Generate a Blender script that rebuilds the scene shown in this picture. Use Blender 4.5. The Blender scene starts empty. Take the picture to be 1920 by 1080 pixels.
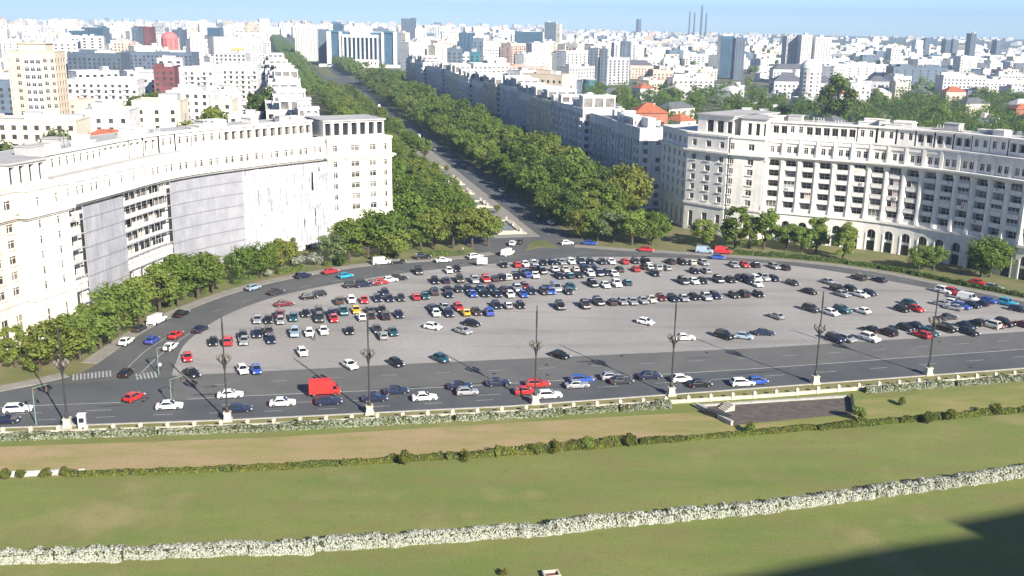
import bpy, bmesh, math, random
from mathutils import Vector, Matrix

# ------------------------------------------------------------------ camera, sky, sun, exposure
scn = bpy.context.scene
COL = scn.collection
IMG_W, IMG_H = 1920.0, 1080.0
FOC = 1900.0                 # focal length in photo pixels
CAM_H = 64.0                 # the terrace the picture was taken from
PITCH = math.atan2(500.0, FOC)
ROLL = math.radians(0.9)
SUN_EL = math.radians(27.5)
SUN_DIR = Vector((0.555, -0.832, 0.0)).normalized()      # ground direction towards the sun

_F = Vector((0, math.cos(PITCH), -math.sin(PITCH)))
_U0 = Vector((0, math.sin(PITCH), math.cos(PITCH)))
_R0 = Vector((1, 0, 0))
_R = _R0 * math.cos(ROLL) + _U0 * math.sin(ROLL)
_U = _U0 * math.cos(ROLL) - _R0 * math.sin(ROLL)

cam_data = bpy.data.cameras.new('camera')
cam = bpy.data.objects.new('camera', cam_data)
COL.objects.link(cam)
cam_data.sensor_width = 36.0
cam_data.lens = 36.0 * FOC / IMG_W
cam_data.clip_start = 1.0
cam_data.clip_end = 40000.0
M = Matrix.Identity(4)
for i in range(3):
    M[i][0], M[i][1], M[i][2] = _R[i], _U[i], -_F[i]
M[2][3] = CAM_H
cam.matrix_world = M
scn.camera = cam

world = bpy.data.worlds.new('World')
scn.world = world
world.use_nodes = True
wn = world.node_tree.nodes
wl = world.node_tree.links
wn.clear()
wo = wn.new('ShaderNodeOutputWorld')
wb = wn.new('ShaderNodeBackground')
sky = wn.new('ShaderNodeTexSky')
sky.sky_type = 'NISHITA'
sky.sun_disc = False
sky.sun_elevation = SUN_EL
sky.sun_rotation = math.atan2(SUN_DIR.x, SUN_DIR.y)
sky.altitude = 80
sky.air_density = 0.5
sky.dust_density = 0.0
sky.ozone_density = 5.0
wb.inputs['Strength'].default_value = 0.084
wl.new(sky.outputs[0], wb.inputs['Color'])
wl.new(wb.outputs[0], wo.inputs['Surface'])

sun_data = bpy.data.lights.new('sun', 'SUN')
sun_data.energy = 5.0
sun_data.angle = math.radians(0.53)
sun_data.color = (1.0, 0.93, 0.82)
sun = bpy.data.objects.new('sun', sun_data)
COL.objects.link(sun)
to_sun = Vector((SUN_DIR.x * math.cos(SUN_EL), SUN_DIR.y * math.cos(SUN_EL), math.sin(SUN_EL)))
sun.rotation_euler = to_sun.to_track_quat('Z', 'Y').to_euler()
sun.location = (60, -80, 200)

scn.view_settings.view_transform = 'Standard'
scn.view_settings.look = 'None'
scn.view_settings.gamma = 1.0
scn.view_settings.exposure = 1.14
scn.view_settings.use_curve_mapping = False
scn.render.engine = 'CYCLES'
scn.cycles.use_denoising = True
scn.cycles.max_bounces = 5
scn.cycles.diffuse_bounces = 3
scn.cycles.glossy_bounces = 2
scn.cycles.transmission_bounces = 3
scn.cycles.volume_bounces = 0
scn.cycles.sample_clamp_indirect = 6.0

# ------------------------------------------------------------------ pixel <-> place helpers
def ray(px, py):
    return _F + _R * ((px - 960) / FOC) - _U * ((py - 540) / FOC)

def G(px, py, z=0.0):
    d = ray(px, py)
    t = (z - CAM_H) / d.z
    return Vector((d.x * t, d.y * t, z))

def at_depth(px, py, D):
    d = ray(px, py)
    t = D / d.y
    return Vector((d.x * t, D, CAM_H + d.z * t))

def proj(p):
    v = Vector(p) - Vector((0, 0, CAM_H))
    w = v.dot(_F)
    return 960 + FOC * v.dot(_R) / w, 540 - FOC * v.dot(_U) / w

BO = Vector((2, 300, 0))                       # boulevard frame: start of the median
BB = Vector((-0.235, 0.972, 0)).normalized()   # along the boulevard
BN = Vector((BB.y, -BB.x, 0))                  # to its right
BROT = math.atan2(-BB.x, BB.y)                 # z rotation that turns +Y into BB

def TS(t, s, z=0.0):
    p = BO + BB * t + BN * s
    return Vector((p.x, p.y, z))

def to_ts(p):
    d = Vector((p[0], p[1], 0)) - BO
    return d.dot(BB), d.dot(BN)

ORD = ['first', 'second', 'third', 'fourth', 'fifth', 'sixth', 'seventh', 'eighth', 'ninth', 'tenth', 'eleventh', 'twelfth',
       'thirteenth', 'fourteenth', 'fifteenth', 'sixteenth', 'seventeenth', 'eighteenth', 'nineteenth']
TENS = {20: 'twent', 30: 'thirt', 40: 'fort', 50: 'fift', 60: 'sixt', 70: 'sevent', 80: 'eight', 90: 'ninet'}
def ordinal(n):            # 1-based
    if n < 20: return ORD[n - 1]
    if n >= 100: return 'hundred-and-' + ordinal(n - 100) if n > 100 else 'hundredth'
    t, u = n // 10 * 10, n % 10
    return TENS[t] + 'ieth' if u == 0 else TENS[t] + 'y-' + ORD[u - 1]

# ------------------------------------------------------------------ materials
MATS = {}
def mat(name, col, rough=0.8, var=0.0, scale=1.0, col2=None, bump=0.0, bscale=None, spec=0.3, metal=0.0, trans=0.0,
        coord='world', objvar=0.0, detail=4.0, coat=0.0, contrast=0.5, streak=0.0):
    if name in MATS: return MATS[name]
    m = bpy.data.materials.new(name)
    m.use_nodes = True
    nt = m.node_tree; N = nt.nodes; L = nt.links
    b = N['Principled BSDF']
    b.inputs['Roughness'].default_value = rough
    b.inputs['Metallic'].default_value = metal
    b.inputs['Specular IOR Level'].default_value = spec
    if coat: b.inputs['Coat Weight'].default_value = coat
    c = (*col, 1)
    b.inputs['Base Color'].default_value = c
    vec = None
    if var > 0 or col2 or bump:
        if coord == 'world':
            g = N.new('ShaderNodeNewGeometry'); vec = g.outputs['Position']
        else:
            g = N.new('ShaderNodeTexCoord'); vec = g.outputs['Object']
    out = None
    if var > 0 or col2:
        n = N.new('ShaderNodeTexNoise'); n.inputs['Scale'].default_value = scale; n.inputs['Detail'].default_value = detail
        n.inputs['Roughness'].default_value = 0.6
        L.new(vec, n.inputs['Vector'])
        r = N.new('ShaderNodeValToRGB')
        h = 0.5 * (1 - contrast) 
        r.color_ramp.elements[0].position = 0.5 - 0.25 * (1.2 - contrast)
        r.color_ramp.elements[1].position = 0.5 + 0.25 * (1.2 - contrast)
        if col2:
            r.color_ramp.elements[0].color = c; r.color_ramp.elements[1].color = (*col2, 1)
        else:
            r.color_ramp.elements[0].color = tuple(max(0, x * (1 - var)) for x in col) + (1,)
            r.color_ramp.elements[1].color = tuple(min(1, x * (1 + var)) for x in col) + (1,)
        L.new(n.outputs['Fac'], r.inputs['Fac'])
        out = r.outputs['Color']
    if streak > 0 and out:
        mpg = N.new('ShaderNodeMapping'); mpg.inputs['Scale'].default_value = (0.9, 0.9, 0.05); L.new(vec, mpg.inputs['Vector'])
        ns = N.new('ShaderNodeTexNoise'); ns.inputs['Scale'].default_value = 1.0; ns.inputs['Detail'].default_value = 6; L.new(mpg.outputs[0], ns.inputs['Vector'])
        ms = N.new('ShaderNodeMapRange'); ms.inputs['From Min'].default_value = 0.45; ms.inputs['From Max'].default_value = 0.72; ms.inputs['To Max'].default_value = streak
        L.new(ns.outputs['Fac'], ms.inputs['Value'])
        mxs = N.new('ShaderNodeMix'); mxs.data_type = 'RGBA'; mxs.inputs[7].default_value = (col[0] * .42, col[1] * .40, col[2] * .37, 1)
        L.new(ms.outputs[0], mxs.inputs[0]); L.new(out, mxs.inputs[6]); out = mxs.outputs[2]
    if objvar > 0:
        oi = N.new('ShaderNodeObjectInfo')
        hs = N.new('ShaderNodeHueSaturation')
        mr = N.new('ShaderNodeMapRange')
        mr.inputs['To Min'].default_value = 1 - objvar; mr.inputs['To Max'].default_value = 1 + objvar
        L.new(oi.outputs['Random'], mr.inputs['Value'])
        L.new(mr.outputs[0], hs.inputs['Value'])
        mr2 = N.new('ShaderNodeMapRange')
        mr2.inputs['To Min'].default_value = 0.5 - objvar * 0.08; mr2.inputs['To Max'].default_value = 0.5 + objvar * 0.08
        ml = N.new('ShaderNodeMath'); ml.operation = 'FRACT'
        m7 = N.new('ShaderNodeMath'); m7.operation = 'MULTIPLY'; m7.inputs[1].default_value = 7.31
        L.new(oi.outputs['Random'], m7.inputs[0]); L.new(m7.outputs[0], ml.inputs[0]); L.new(ml.outputs[0], mr2.inputs['Value'])
        L.new(mr2.outputs[0], hs.inputs['Hue'])
        if out: L.new(out, hs.inputs['Color'])
        else: hs.inputs['Color'].default_value = c
        out = hs.outputs['Color']
    if out: L.new(out, b.inputs['Base Color'])
    if bump:
        n2 = N.new('ShaderNodeTexNoise'); n2.inputs['Scale'].default_value = bscale or scale * 3; n2.inputs['Detail'].default_value = 5
        L.new(vec, n2.inputs['Vector'])
        bp = N.new('ShaderNodeBump'); bp.inputs['Strength'].default_value = bump; bp.inputs['Distance'].default_value = 0.1
        L.new(n2.outputs['Fac'], bp.inputs['Height']); L.new(bp.outputs[0], b.inputs['Normal'])
    if trans > 0:
        t = N.new('ShaderNodeBsdfTranslucent')
        if out: L.new(out, t.inputs['Color'])
        else: t.inputs['Color'].default_value = c
        mx = N.new('ShaderNodeMixShader'); mx.inputs[0].default_value = trans
        L.new(b.outputs[0], mx.inputs[1]); L.new(t.outputs[0], mx.inputs[2])
        L.new(mx.outputs[0], N['Material Output'].inputs['Surface'])
    MATS[name] = m
    return m

# ------------------------------------------------------------------ mesh builder
class MB:
    def __init__(s): s.v = []; s.f = []; s.m = []
    def quad(s, a, b, c, d, m=0):
        i = len(s.v); s.v += [tuple(a), tuple(b), tuple(c), tuple(d)]; s.f.append((i, i + 1, i + 2, i + 3)); s.m.append(m)
    def poly(s, pts, m=0):
        i = len(s.v); s.v += [tuple(p) for p in pts]; s.f.append(tuple(range(i, i + len(pts)))); s.m.append(m)
    def box(s, x0, x1, y0, y1, z0, z1, m=0, skip=''):
        i = len(s.v)
        s.v += [(x0, y0, z0), (x1, y0, z0), (x1, y1, z0), (x0, y1, z0), (x0, y0, z1), (x1, y0, z1), (x1, y1, z1), (x0, y1, z1)]
        F = {'b': (0, 3, 2, 1), 't': (4, 5, 6, 7), 'f': (0, 1, 5, 4), 'k': (2, 3, 7, 6), 'l': (3, 0, 4, 7), 'r': (1, 2, 6, 5)}
        for k, q in F.items():
            if k in skip: continue
            s.f.append(tuple(i + j for j in q)); s.m.append(m)
    def frustum(s, cx, cy, z0, z1, a0, b0, a1, b1, m=0):
        i = len(s.v)
        s.v += [(cx - a0, cy - b0, z0), (cx + a0, cy - b0, z0), (cx + a0, cy + b0, z0), (cx - a0, cy + b0, z0),
                (cx - a1, cy - b1, z1), (cx + a1, cy - b1, z1), (cx + a1, cy + b1, z1), (cx - a1, cy + b1, z1)]
        for q in ((0, 3, 2, 1), (4, 5, 6, 7), (0, 1, 5, 4), (1, 2, 6, 5), (2, 3, 7, 6), (3, 0, 4, 7)):
            s.f.append(tuple(i + j for j in q)); s.m.append(m)
    def tube(s, p0, p1, r0, r1, n=6, m=0, caps=True):
        p0 = Vector(p0); p1 = Vector(p1); d = (p1 - p0)
        if d.length < 1e-6: return
        d.normalize()
        a = d.orthogonal().normalized(); b = d.cross(a)
        i = len(s.v)
        for p, r in ((p0, r0), (p1, r1)):
            for k in range(n):
                an = 2 * math.pi * k / n
                s.v.append(tuple(p + a * (r * math.cos(an)) + b * (r * math.sin(an))))
        for k in range(n):
            k2 = (k + 1) % n
            s.f.append((i + k, i + k2, i + n + k2, i + n + k)); s.m.append(m)
        if caps:
            s.f.append(tuple(i + k for k in reversed(range(n)))); s.m.append(m)
            s.f.append(tuple(i + n + k for k in range(n))); s.m.append(m)
    def lathe(s, prof, n=10, cx=0, cy=0, m=0):
        i = len(s.v)
        for r, z in prof:
            for k in range(n):
                an = 2 * math.pi * k / n
                s.v.append((cx + r * math.cos(an), cy + r * math.sin(an), z))
        for j in range(len(prof) - 1):
            for k in range(n):
                k2 = (k + 1) % n
                s.f.append((i + j * n + k, i + j * n + k2, i + (j + 1) * n + k2, i + (j + 1) * n + k)); s.m.append(m)
        s.f.append(tuple(i + k for k in reversed(range(n)))); s.m.append(m)
        s.f.append(tuple(i + (len(prof) - 1) * n + k for k in range(n))); s.m.append(m)
    def holes(s, P, ex, n, W, H, holes, t, m=0, mr=None):
        """wall in the plane through P along ex (length W) and up (H); rectangular openings with reveals of depth t, outward normal n"""
        ex = Vector(ex); n = Vector(n); P = Vector(P); up = Vector((0, 0, 1))
        xs = sorted({0.0, W, *[h[0] for h in holes], *[h[1] for h in holes]})
        zs = sorted({0.0, H, *[h[2] for h in holes], *[h[3] for h in holes]})
        def inside(x, z):
            for a, b, c, d in holes:
                if a < x < b and c < z < d: return True
            return False
        pt = lambda x, z, o=0: P + ex * x + up * z - n * o
        for j in range(len(zs) - 1):
            z0, z1 = zs[j], zs[j + 1]
            run = None
            for i in range(len(xs) - 1):
                if not inside((xs[i] + xs[i + 1]) / 2, (z0 + z1) / 2):
                    if run is None: run = xs[i]
                    if i == len(xs) - 2:
                        s.quad(pt(run, z0), pt(xs[i + 1], z0), pt(xs[i + 1], z1), pt(run, z1), m); run = None
                elif run is not None:
                    s.quad(pt(run, z0), pt(xs[i], z0), pt(xs[i], z1), pt(run, z1), m); run = None
        for a, b, c, d in holes:
            q = m if mr is None else mr
            s.quad(pt(a, c), pt(a, d), pt(a, d, t), pt(a, c, t), q)
            s.quad(pt(b, c), pt(b, c, t), pt(b, d, t), pt(b, d), q)
            s.quad(pt(a, c), pt(a, c, t), pt(b, c, t), pt(b, c), q)
            s.quad(pt(a, d), pt(b, d), pt(b, d, t), pt(a, d, t), q)
    def mesh(s, name, mats, smooth=False):
        me = bpy.data.meshes.new(name)
        me.from_pydata(s.v, [], s.f)
        for mm in (mats if isinstance(mats, (list, tuple)) else [mats]): me.materials.append(mm)
        if len(me.materials) > 1: me.polygons.foreach_set('material_index', s.m)
        if smooth: me.polygons.foreach_set('use_smooth', [True] * len(me.polygons))
        me.update()
        return me
    def build(s, name, mats, parent=None, loc=None, rz=0.0, smooth=False):
        return obj(name, s.mesh(name, mats, smooth), parent, loc, rz)

def obj(name, me, parent=None, loc=None, rz=0.0, scale=None):
    o = bpy.data.objects.new(name, me)
    COL.objects.link(o)
    if parent: o.parent = parent
    if loc is not None: o.location = loc
    if rz: o.rotation_euler = (0, 0, rz)
    if scale is not None: o.scale = scale
    return o

def empty(name, loc=(0, 0, 0), rz=0.0):
    o = bpy.data.objects.new(name, None)
    COL.objects.link(o)
    o.location = loc
    if rz: o.rotation_euler = (0, 0, rz)
    o.empty_display_size = 0.3
    return o

def tag(o, label=None, cat=None, group=None, kind=None):
    if label: o['label'] = label
    if cat: o['category'] = cat
    if group: o['group'] = group
    if kind: o['kind'] = kind
    return o

def sheet(name, pts, z, m, thick=0.0):
    """flat polygon (may be concave) at height z, optionally with a skirt"""
    bm = bmesh.new()
    vs = [bm.verts.new((p[0], p[1], z)) for p in pts]
    f = bm.faces.new(vs)
    if f.normal.z < 0 or f.calc_area() == 0: pass
    bm.normal_update()
    if f.normal.z < 0: f.normal_flip()
    if thick:
        for i in range(len(vs)):
            a, b = vs[i], vs[(i + 1) % len(vs)]
            c = bm.verts.new((b.co.x, b.co.y, z - thick)); d = bm.verts.new((a.co.x, a.co.y, z - thick))
            bm.faces.new((a, b, c, d))
    bmesh.ops.triangulate(bm, faces=[q for q in bm.faces if len(q.verts) > 4])
    bmesh.ops.recalc_face_normals(bm, faces=bm.faces)
    bm.normal_update()
    top = [q for q in bm.faces if abs(q.normal.z) > 0.5]
    if top and top[0].normal.z < 0:
        bmesh.ops.reverse_faces(bm, faces=bm.faces)
    me = bpy.data.meshes.new(name); bm.to_mesh(me); bm.free()
    me.materials.append(m)
    o = obj(name, me)
    o['kind'] = 'structure'
    return o

def smooth_line(pts, n=8):
    """Catmull-Rom through 2-D/3-D points"""
    P = [Vector((p[0], p[1], 0)) for p in pts]
    P = [P[0] * 2 - P[1]] + P + [P[-1] * 2 - P[-2]]
    out = []
    for i in range(1, len(P) - 2):
        for k in range(n):
            t = k / n
            a, b, c, d = P[i - 1], P[i], P[i + 1], P[i + 2]
            out.append(0.5 * ((2 * b) + (c - a) * t + (2 * a - 5 * b + 4 * c - d) * t * t + (3 * b - a - 3 * c + d) * t ** 3))
    out.append(P[-2])
    return out

def offset_line(pts, d):
    """shift a polyline to its left by d"""
    out = []
    for i, p in enumerate(pts):
        a = pts[max(0, i - 1)]; b = pts[min(len(pts) - 1, i + 1)]
        t = (b - a).normalized()
        out.append(p + Vector((-t.y, t.x, 0)) * d)
    return out

def along(pts, step, start=0.0):
    """points every step metres along a polyline: (point, tangent)"""
    res = []; need = start
    for i in range(len(pts) - 1):
        a, b = pts[i], pts[i + 1]; l = (b - a).length
        while need <= l:
            res.append((a + (b - a) * (need / l), (b - a).normalized())); need += step
        need -= l
    return res

def ribbon(mb, pts, w0, w1, z, m=0):
    A = offset_line(pts, w0); B = offset_line(pts, w1)
    for i in range(len(pts) - 1):
        mb.quad((A[i].x, A[i].y, z), (A[i + 1].x, A[i + 1].y, z), (B[i + 1].x, B[i + 1].y, z), (B[i].x, B[i].y, z), m)

# ------------------------------------------------------------------ palette
M_GROUND = mat('city_ground', (0.15, 0.15, 0.115), 0.95, col2=(0.075, 0.095, 0.042), scale=0.012, detail=6)
M_LAWN = None
M_ROAD = mat('asphalt', (0.072, 0.079, 0.084), 0.85, col2=(0.102, 0.107, 0.110), scale=0.09, bump=0.15, bscale=6, detail=7)
M_ROAD2 = mat('asphalt_old', (0.083, 0.086, 0.088), 0.9, col2=(0.115, 0.115, 0.113), scale=0.12, detail=7)
M_PAVE = mat('pavement', (0.24, 0.225, 0.20), 0.9, var=0.16, scale=0.4)
M_KERB = mat('kerb', (0.36, 0.35, 0.33), 0.9, var=0.15, scale=0.8)
M_PAINT = mat('road_paint', (0.48, 0.48, 0.47), 0.7, col2=(0.20, 0.20, 0.20), scale=1.1, contrast=0.1)
M_VERGE = mat('verge_grass', (0.155, 0.16, 0.045), 0.95, col2=(0.235, 0.205, 0.095), scale=0.25)
M_COURT = mat('forecourt_grass', (0.085, 0.12, 0.028), 0.95, col2=(0.19, 0.165, 0.085), scale=0.09)
M_STONE = mat('white_stone', (0.74, 0.71, 0.65), 0.85, var=0.10, scale=0.35, bump=0.05, bscale=3, streak=0.24)
M_CREAM = mat('cream_stone', (0.71, 0.675, 0.60), 0.85, var=0.08, scale=0.3, streak=0.4)
M_PEACH = mat('peach_render', (0.66, 0.57, 0.48), 0.85, var=0.08, scale=0.3, streak=0.35)
M_GLASS = mat('dark_glass', (0.022, 0.027, 0.034), 0.12, spec=0.6)
M_GLASSB = mat('room_dark', (0.055, 0.05, 0.048), 0.5, spec=0.3, var=0.6, scale=0.22)
M_GLASSG = mat('grey_curtain_glass', (0.17, 0.16, 0.15), 0.3, var=0.5, scale=0.3)
M_ROOF = mat('flat_roof', (0.40, 0.39, 0.38), 0.9, var=0.15, scale=0.15)
M_METAL = mat('dark_metal', (0.035, 0.037, 0.036), 0.5, metal=0.4)
M_TERRA = mat('terracotta_roof', (0.36, 0.115, 0.062), 0.85, var=0.25, scale=0.8)
M_SLATE = mat('slate_roof', (0.115, 0.12, 0.135), 0.7, var=0.2, scale=0.5)
M_BARK = mat('bark', (0.085, 0.065, 0.048), 0.95, var=0.3, scale=2.0)

def lawn_material(name, a, b, c, d, xgreen=None):
    m = bpy.data.materials.new(name); m.use_nodes = True
    N = m.node_tree.nodes; L = m.node_tree.links
    bs = N['Principled BSDF']; bs.inputs['Roughness'].default_value = 0.95; bs.inputs['Specular IOR Level'].default_value = 0.15
    g = N.new('ShaderNodeNewGeometry')
    mp = N.new('ShaderNodeMapping'); mp.inputs['Rotation'].default_value = (0, 0, -0.22); mp.inputs['Scale'].default_value = (0.5, 1.5, 1)
    L.new(g.outputs['Position'], mp.inputs['Vector'])
    def noise(sc, det, src=None):
        n = N.new('ShaderNodeTexNoise'); n.inputs['Scale'].default_value = sc; n.inputs['Detail'].default_value = det
        n.inputs['Roughness'].default_value = 0.65
        L.new(src or mp.outputs[0], n.inputs['Vector']); return n.outputs['Fac']
    def ramp(f, p0, p1):
        r = N.new('ShaderNodeMapRange'); r.inputs['From Min'].default_value = p0; r.inputs['From Max'].default_value = p1
        L.new(f, r.inputs['Value']); return r.outputs[0]
    def mix(f, A, B):
        x = N.new('ShaderNodeMix'); x.data_type = 'RGBA'
        L.new(f, x.inputs[0])
        for sock, v in ((x.inputs[6], A), (x.inputs[7], B)):
            if isinstance(v, tuple): sock.default_value = (*v, 1)
            else: L.new(v, sock)
        return x.outputs[2]
    k = mix(ramp(noise(0.05, 5), 0.36, 0.62), a, b)
    k = mix(ramp(noise(0.16, 7), 0.44, 0.66), k, c)
    k = mix(ramp(noise(0.55, 8, g.outputs['Position']), 0.56, 0.72), k, a)
    k = mix(ramp(noise(0.03, 4, g.outputs['Position']), 0.56, 0.68), k, d)
    if xgreen:
        sp = N.new('ShaderNodeSeparateXYZ'); L.new(g.outputs['Position'], sp.inputs[0])
        ad = N.new('ShaderNodeMath'); ad.operation = 'MULTIPLY_ADD'; ad.inputs[1].default_value = 70.0
        L.new(noise(0.09, 5), ad.inputs[0]); L.new(sp.outputs['X'], ad.inputs[2])
        k = mix(ramp(ad.outputs[0], xgreen[0], xgreen[1]), k, mix(ramp(noise(0.1, 5), 0.45, 0.65), xgreen[2], xgreen[3]))
    fine = noise(2.6, 10, g.outputs['Position'])
    hs = N.new('ShaderNodeHueSaturation'); L.new(k, hs.inputs['Color'])
    mr = N.new('ShaderNodeMapRange'); mr.inputs['To Min'].default_value = 0.60; mr.inputs['To Max'].default_value = 1.40
    L.new(fine, mr.inputs['Value']); L.new(mr.outputs[0], hs.inputs['Value'])
    L.new(hs.outputs[0], bs.inputs['Base Color'])
    bp = N.new('ShaderNodeBump'); bp.inputs['Strength'].default_value = 0.5; bp.inputs['Distance'].default_value = 0.08
    L.new(noise(5.0, 6, g.outputs['Position']), bp.inputs['Height']); L.new(bp.outputs[0], bs.inputs['Normal'])
    return m
M_LAWN = lawn_material('lawn_grass', (0.132, 0.178, 0.045), (0.195, 0.212, 0.066), (0.182, 0.176, 0.065), (0.255, 0.225, 0.10))
M_DRY = lawn_material('dry_grass', (0.31, 0.245, 0.12), (0.355, 0.262, 0.15), (0.245, 0.23, 0.085), (0.215, 0.215, 0.07), (52.0, 72.0, (0.19, 0.205, 0.06), (0.30, 0.25, 0.11)))

def plaza_material():
    m = bpy.data.materials.new('plaza_paving'); m.use_nodes = True
    N = m.node_tree.nodes; L = m.node_tree.links
    bs = N['Principled BSDF']; bs.inputs['Roughness'].default_value = 0.9
    g = N.new('ShaderNodeNewGeometry')
    n1 = N.new('ShaderNodeTexNoise'); n1.inputs['Scale'].default_value = 0.035; n1.inputs['Detail'].default_value = 6
    n2 = N.new('ShaderNodeTexNoise'); n2.inputs['Scale'].default_value = 0.9; n2.inputs['Detail'].default_value = 6
    L.new(g.outputs['Position'], n1.inputs['Vector']); L.new(g.outputs['Position'], n2.inputs['Vector'])
    r = N.new('ShaderNodeValToRGB')
    r.color_ramp.elements[0].position = 0.32; r.color_ramp.elements[0].color = (0.245, 0.232, 0.218, 1)
    r.color_ramp.elements[1].position = 0.66; r.color_ramp.elements[1].color = (0.325, 0.308, 0.29, 1)
    L.new(n1.outputs['Fac'], r.inputs['Fac'])
    hs = N.new('ShaderNodeHueSaturation'); mr = N.new('ShaderNodeMapRange')
    mr.inputs['To Min'].default_value = 0.82; mr.inputs['To Max'].default_value = 1.16
    L.new(n2.outputs['Fac'], mr.inputs['Value']); L.new(mr.outputs[0], hs.inputs['Value']); L.new(r.outputs[0], hs.inputs['Color'])
    # oil-dark tracks and worn tyre lanes, streaked along the square
    mp = N.new('ShaderNodeMapping'); mp.inputs['Rotation'].default_value = (0, 0, -0.2); mp.inputs['Scale'].default_value = (0.02, 0.22, 1)
    n3 = N.new('ShaderNodeTexNoise'); n3.inputs['Scale'].default_value = 1.0; n3.inputs['Detail'].default_value = 5
    L.new(g.outputs['Position'], mp.inputs['Vector']); L.new(mp.outputs[0], n3.inputs['Vector'])
    m3 = N.new('ShaderNodeMapRange'); m3.inputs['From Min'].default_value = 0.52; m3.inputs['From Max'].default_value = 0.75
    m3.inputs['To Max'].default_value = 0.6
    L.new(n3.outputs['Fac'], m3.inputs['Value'])
    x = N.new('ShaderNodeMix'); x.data_type = 'RGBA'; x.inputs[7].default_value = (0.15, 0.145, 0.14, 1)
    L.new(m3.outputs[0], x.inputs[0]); L.new(hs.outputs[0], x.inputs[6])
    L.new(x.outputs[2], bs.inputs['Base Color'])
    return m
M_PLAZA = plaza_material()

# ------------------------------------------------------------------ ground, roads, square
rng = random.Random(11)
bm = bmesh.new()
bmesh.ops.create_circle(bm, cap_ends=True, segments=96, radius=7600)
me = bpy.data.meshes.new('ground'); bm.to_mesh(me); bm.free(); me.materials.append(M_GROUND)
tag(obj('ground', me), kind='structure')

def gpts(L, z=0.0): return [G(x, y, z) for x, y in L]
def extend(pts, a, b):
    d0 = (pts[0] - pts[1]).normalized(); d1 = (pts[-1] - pts[-2]).normalized()
    return [pts[0] + d0 * a] + pts + [pts[-1] + d1 * b]

road_far = extend(gpts([(0, 728), (330, 705), (800, 681), (1440, 652), (1920, 622)]), 130, 130)
road_near = extend(gpts([(0, 803), (430, 788), (960, 762), (1440, 727), (1920, 691)]), 130, 130)
wall_line = extend(gpts([(0, 817), (480, 801), (960, 776), (1440, 745), (1920, 706)]), 70, 70)
dry_far = extend(gpts([(0, 838), (500, 821), (960, 793), (1440, 765), (1920, 722)]), 70, 70)
hedge_green = extend(gpts([(0, 897), (500, 880), (960, 852), (1440, 812), (1920, 772)]), 60, 60)
hedge_white = extend(gpts([(0, 1053), (500, 1035), (960, 1004), (1440, 957), (1920, 891)]), 40, 40)

sheet('lawn', [(-260, 20, 0), (300, 20, 0)] + list(reversed(extend(wall_line, 80, 80))), 0.02, M_LAWN)
sheet('dry_lawn_strip', dry_far + list(reversed(hedge_green)), 0.026, M_DRY)
sheet('verge', wall_line + list(reversed(road_near)), 0.024, M_VERGE)
sheet('front_road', road_near + list(reversed(road_far)), 0.03, M_ROAD)
lane_line = smooth_line(gpts([(322, 751), (480, 742), (837, 726), (1245, 702), (1440, 690), (1700, 671), (1990, 650)]), 6)
lane_far = [p for p in road_far if p.x > G(330, 706).x]
sheet('outer_lane', lane_line + list(reversed([p for p in road_far if G(325, 706).x < p.x < lane_line[-1].x + 4] )), 0.0335, mat('asphalt_worn', (0.108, 0.108, 0.107), 0.9, col2=(0.138, 0.135, 0.13), scale=0.15, detail=7))
# kerb between verge and road
kb = MB()
kl = road_near
for i in range(len(kl) - 1):
    a, b = kl[i], kl[i + 1]; t = (b - a).normalized(); nrm = Vector((-t.y, t.x, 0)) * 0.18
    for q in ((a - nrm, b - nrm, b + nrm, a + nrm),):
        kb.quad(*[(p.x, p.y, 0.14) for p in q])
    kb.quad((a.x + nrm.x, a.y + nrm.y, 0), (b.x + nrm.x, b.y + nrm.y, 0), (b.x + nrm.x, b.y + nrm.y, 0.14), (a.x + nrm.x, a.y + nrm.y, 0.14))
    kb.quad((a.x - nrm.x, a.y - nrm.y, 0), (b.x - nrm.x, b.y - nrm.y, 0), (b.x - nrm.x, b.y - nrm.y, 0.14), (a.x - nrm.x, a.y - nrm.y, 0.14))
tag(kb.build('kerb', M_KERB), kind='structure')

arc_outer_px = [(60, 722), (130, 706), (170, 690), (240, 642), (300, 606), (400, 563), (500, 533), (600, 513), (700, 498), (850, 487), (930, 477),
                (985, 468), (1060, 463), (1150, 469), (1300, 478), (1500, 493), (1640, 511), (1780, 539), (1920, 567)]
arc_inner_px = [(322, 704), (330, 680), (352, 640), (420, 593), (520, 556), (650, 529), (760, 512), (900, 497), (985, 490), (1100, 482), (1300, 485),
                (1500, 500), (1700, 533), (1850, 563), (1920, 582)]
arc_outer = smooth_line(gpts(arc_outer_px), 5)
arc_inner = smooth_line(gpts(arc_inner_px), 5)
def tail(pts, d):
    e = (pts[-1] - pts[-2]).normalized(); return pts + [pts[-1] + e * d]
arc_outer = tail(arc_outer, 60); arc_inner = tail(arc_inner, 60)
end_r = G(2300, 600)
sheet('ring_road', arc_outer + list(reversed(arc_inner)), 0.036, M_ROAD2)
plaza_pts = arc_inner + [Vector((arc_inner[-1].x + 30, arc_inner[-1].y - 20, 0))] + list(reversed([p for p in road_far if p.x > G(322, 704).x]))
sheet('plaza', plaza_pts, 0.042, M_PLAZA)

# forecourts between ring road and the crescents
sheet('forecourt', [p for p in arc_outer if proj(p)[0] < 990] + [TS(40, -7), TS(120, -12), TS(120, -60), G(300, 440), G(60, 520), G(-260, 640), G(-200, 735)],
      0.022, M_COURT)
tag(bpy.data.objects['forecourt'], kind='structure')
sheet('right_forecourt', [p for p in arc_outer if proj(p)[0] > 1055] + [Vector((220, 200, 0)), Vector((230, 300, 0)), TS(60, 70), TS(60, 20)], 0.022, M_COURT)
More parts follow.
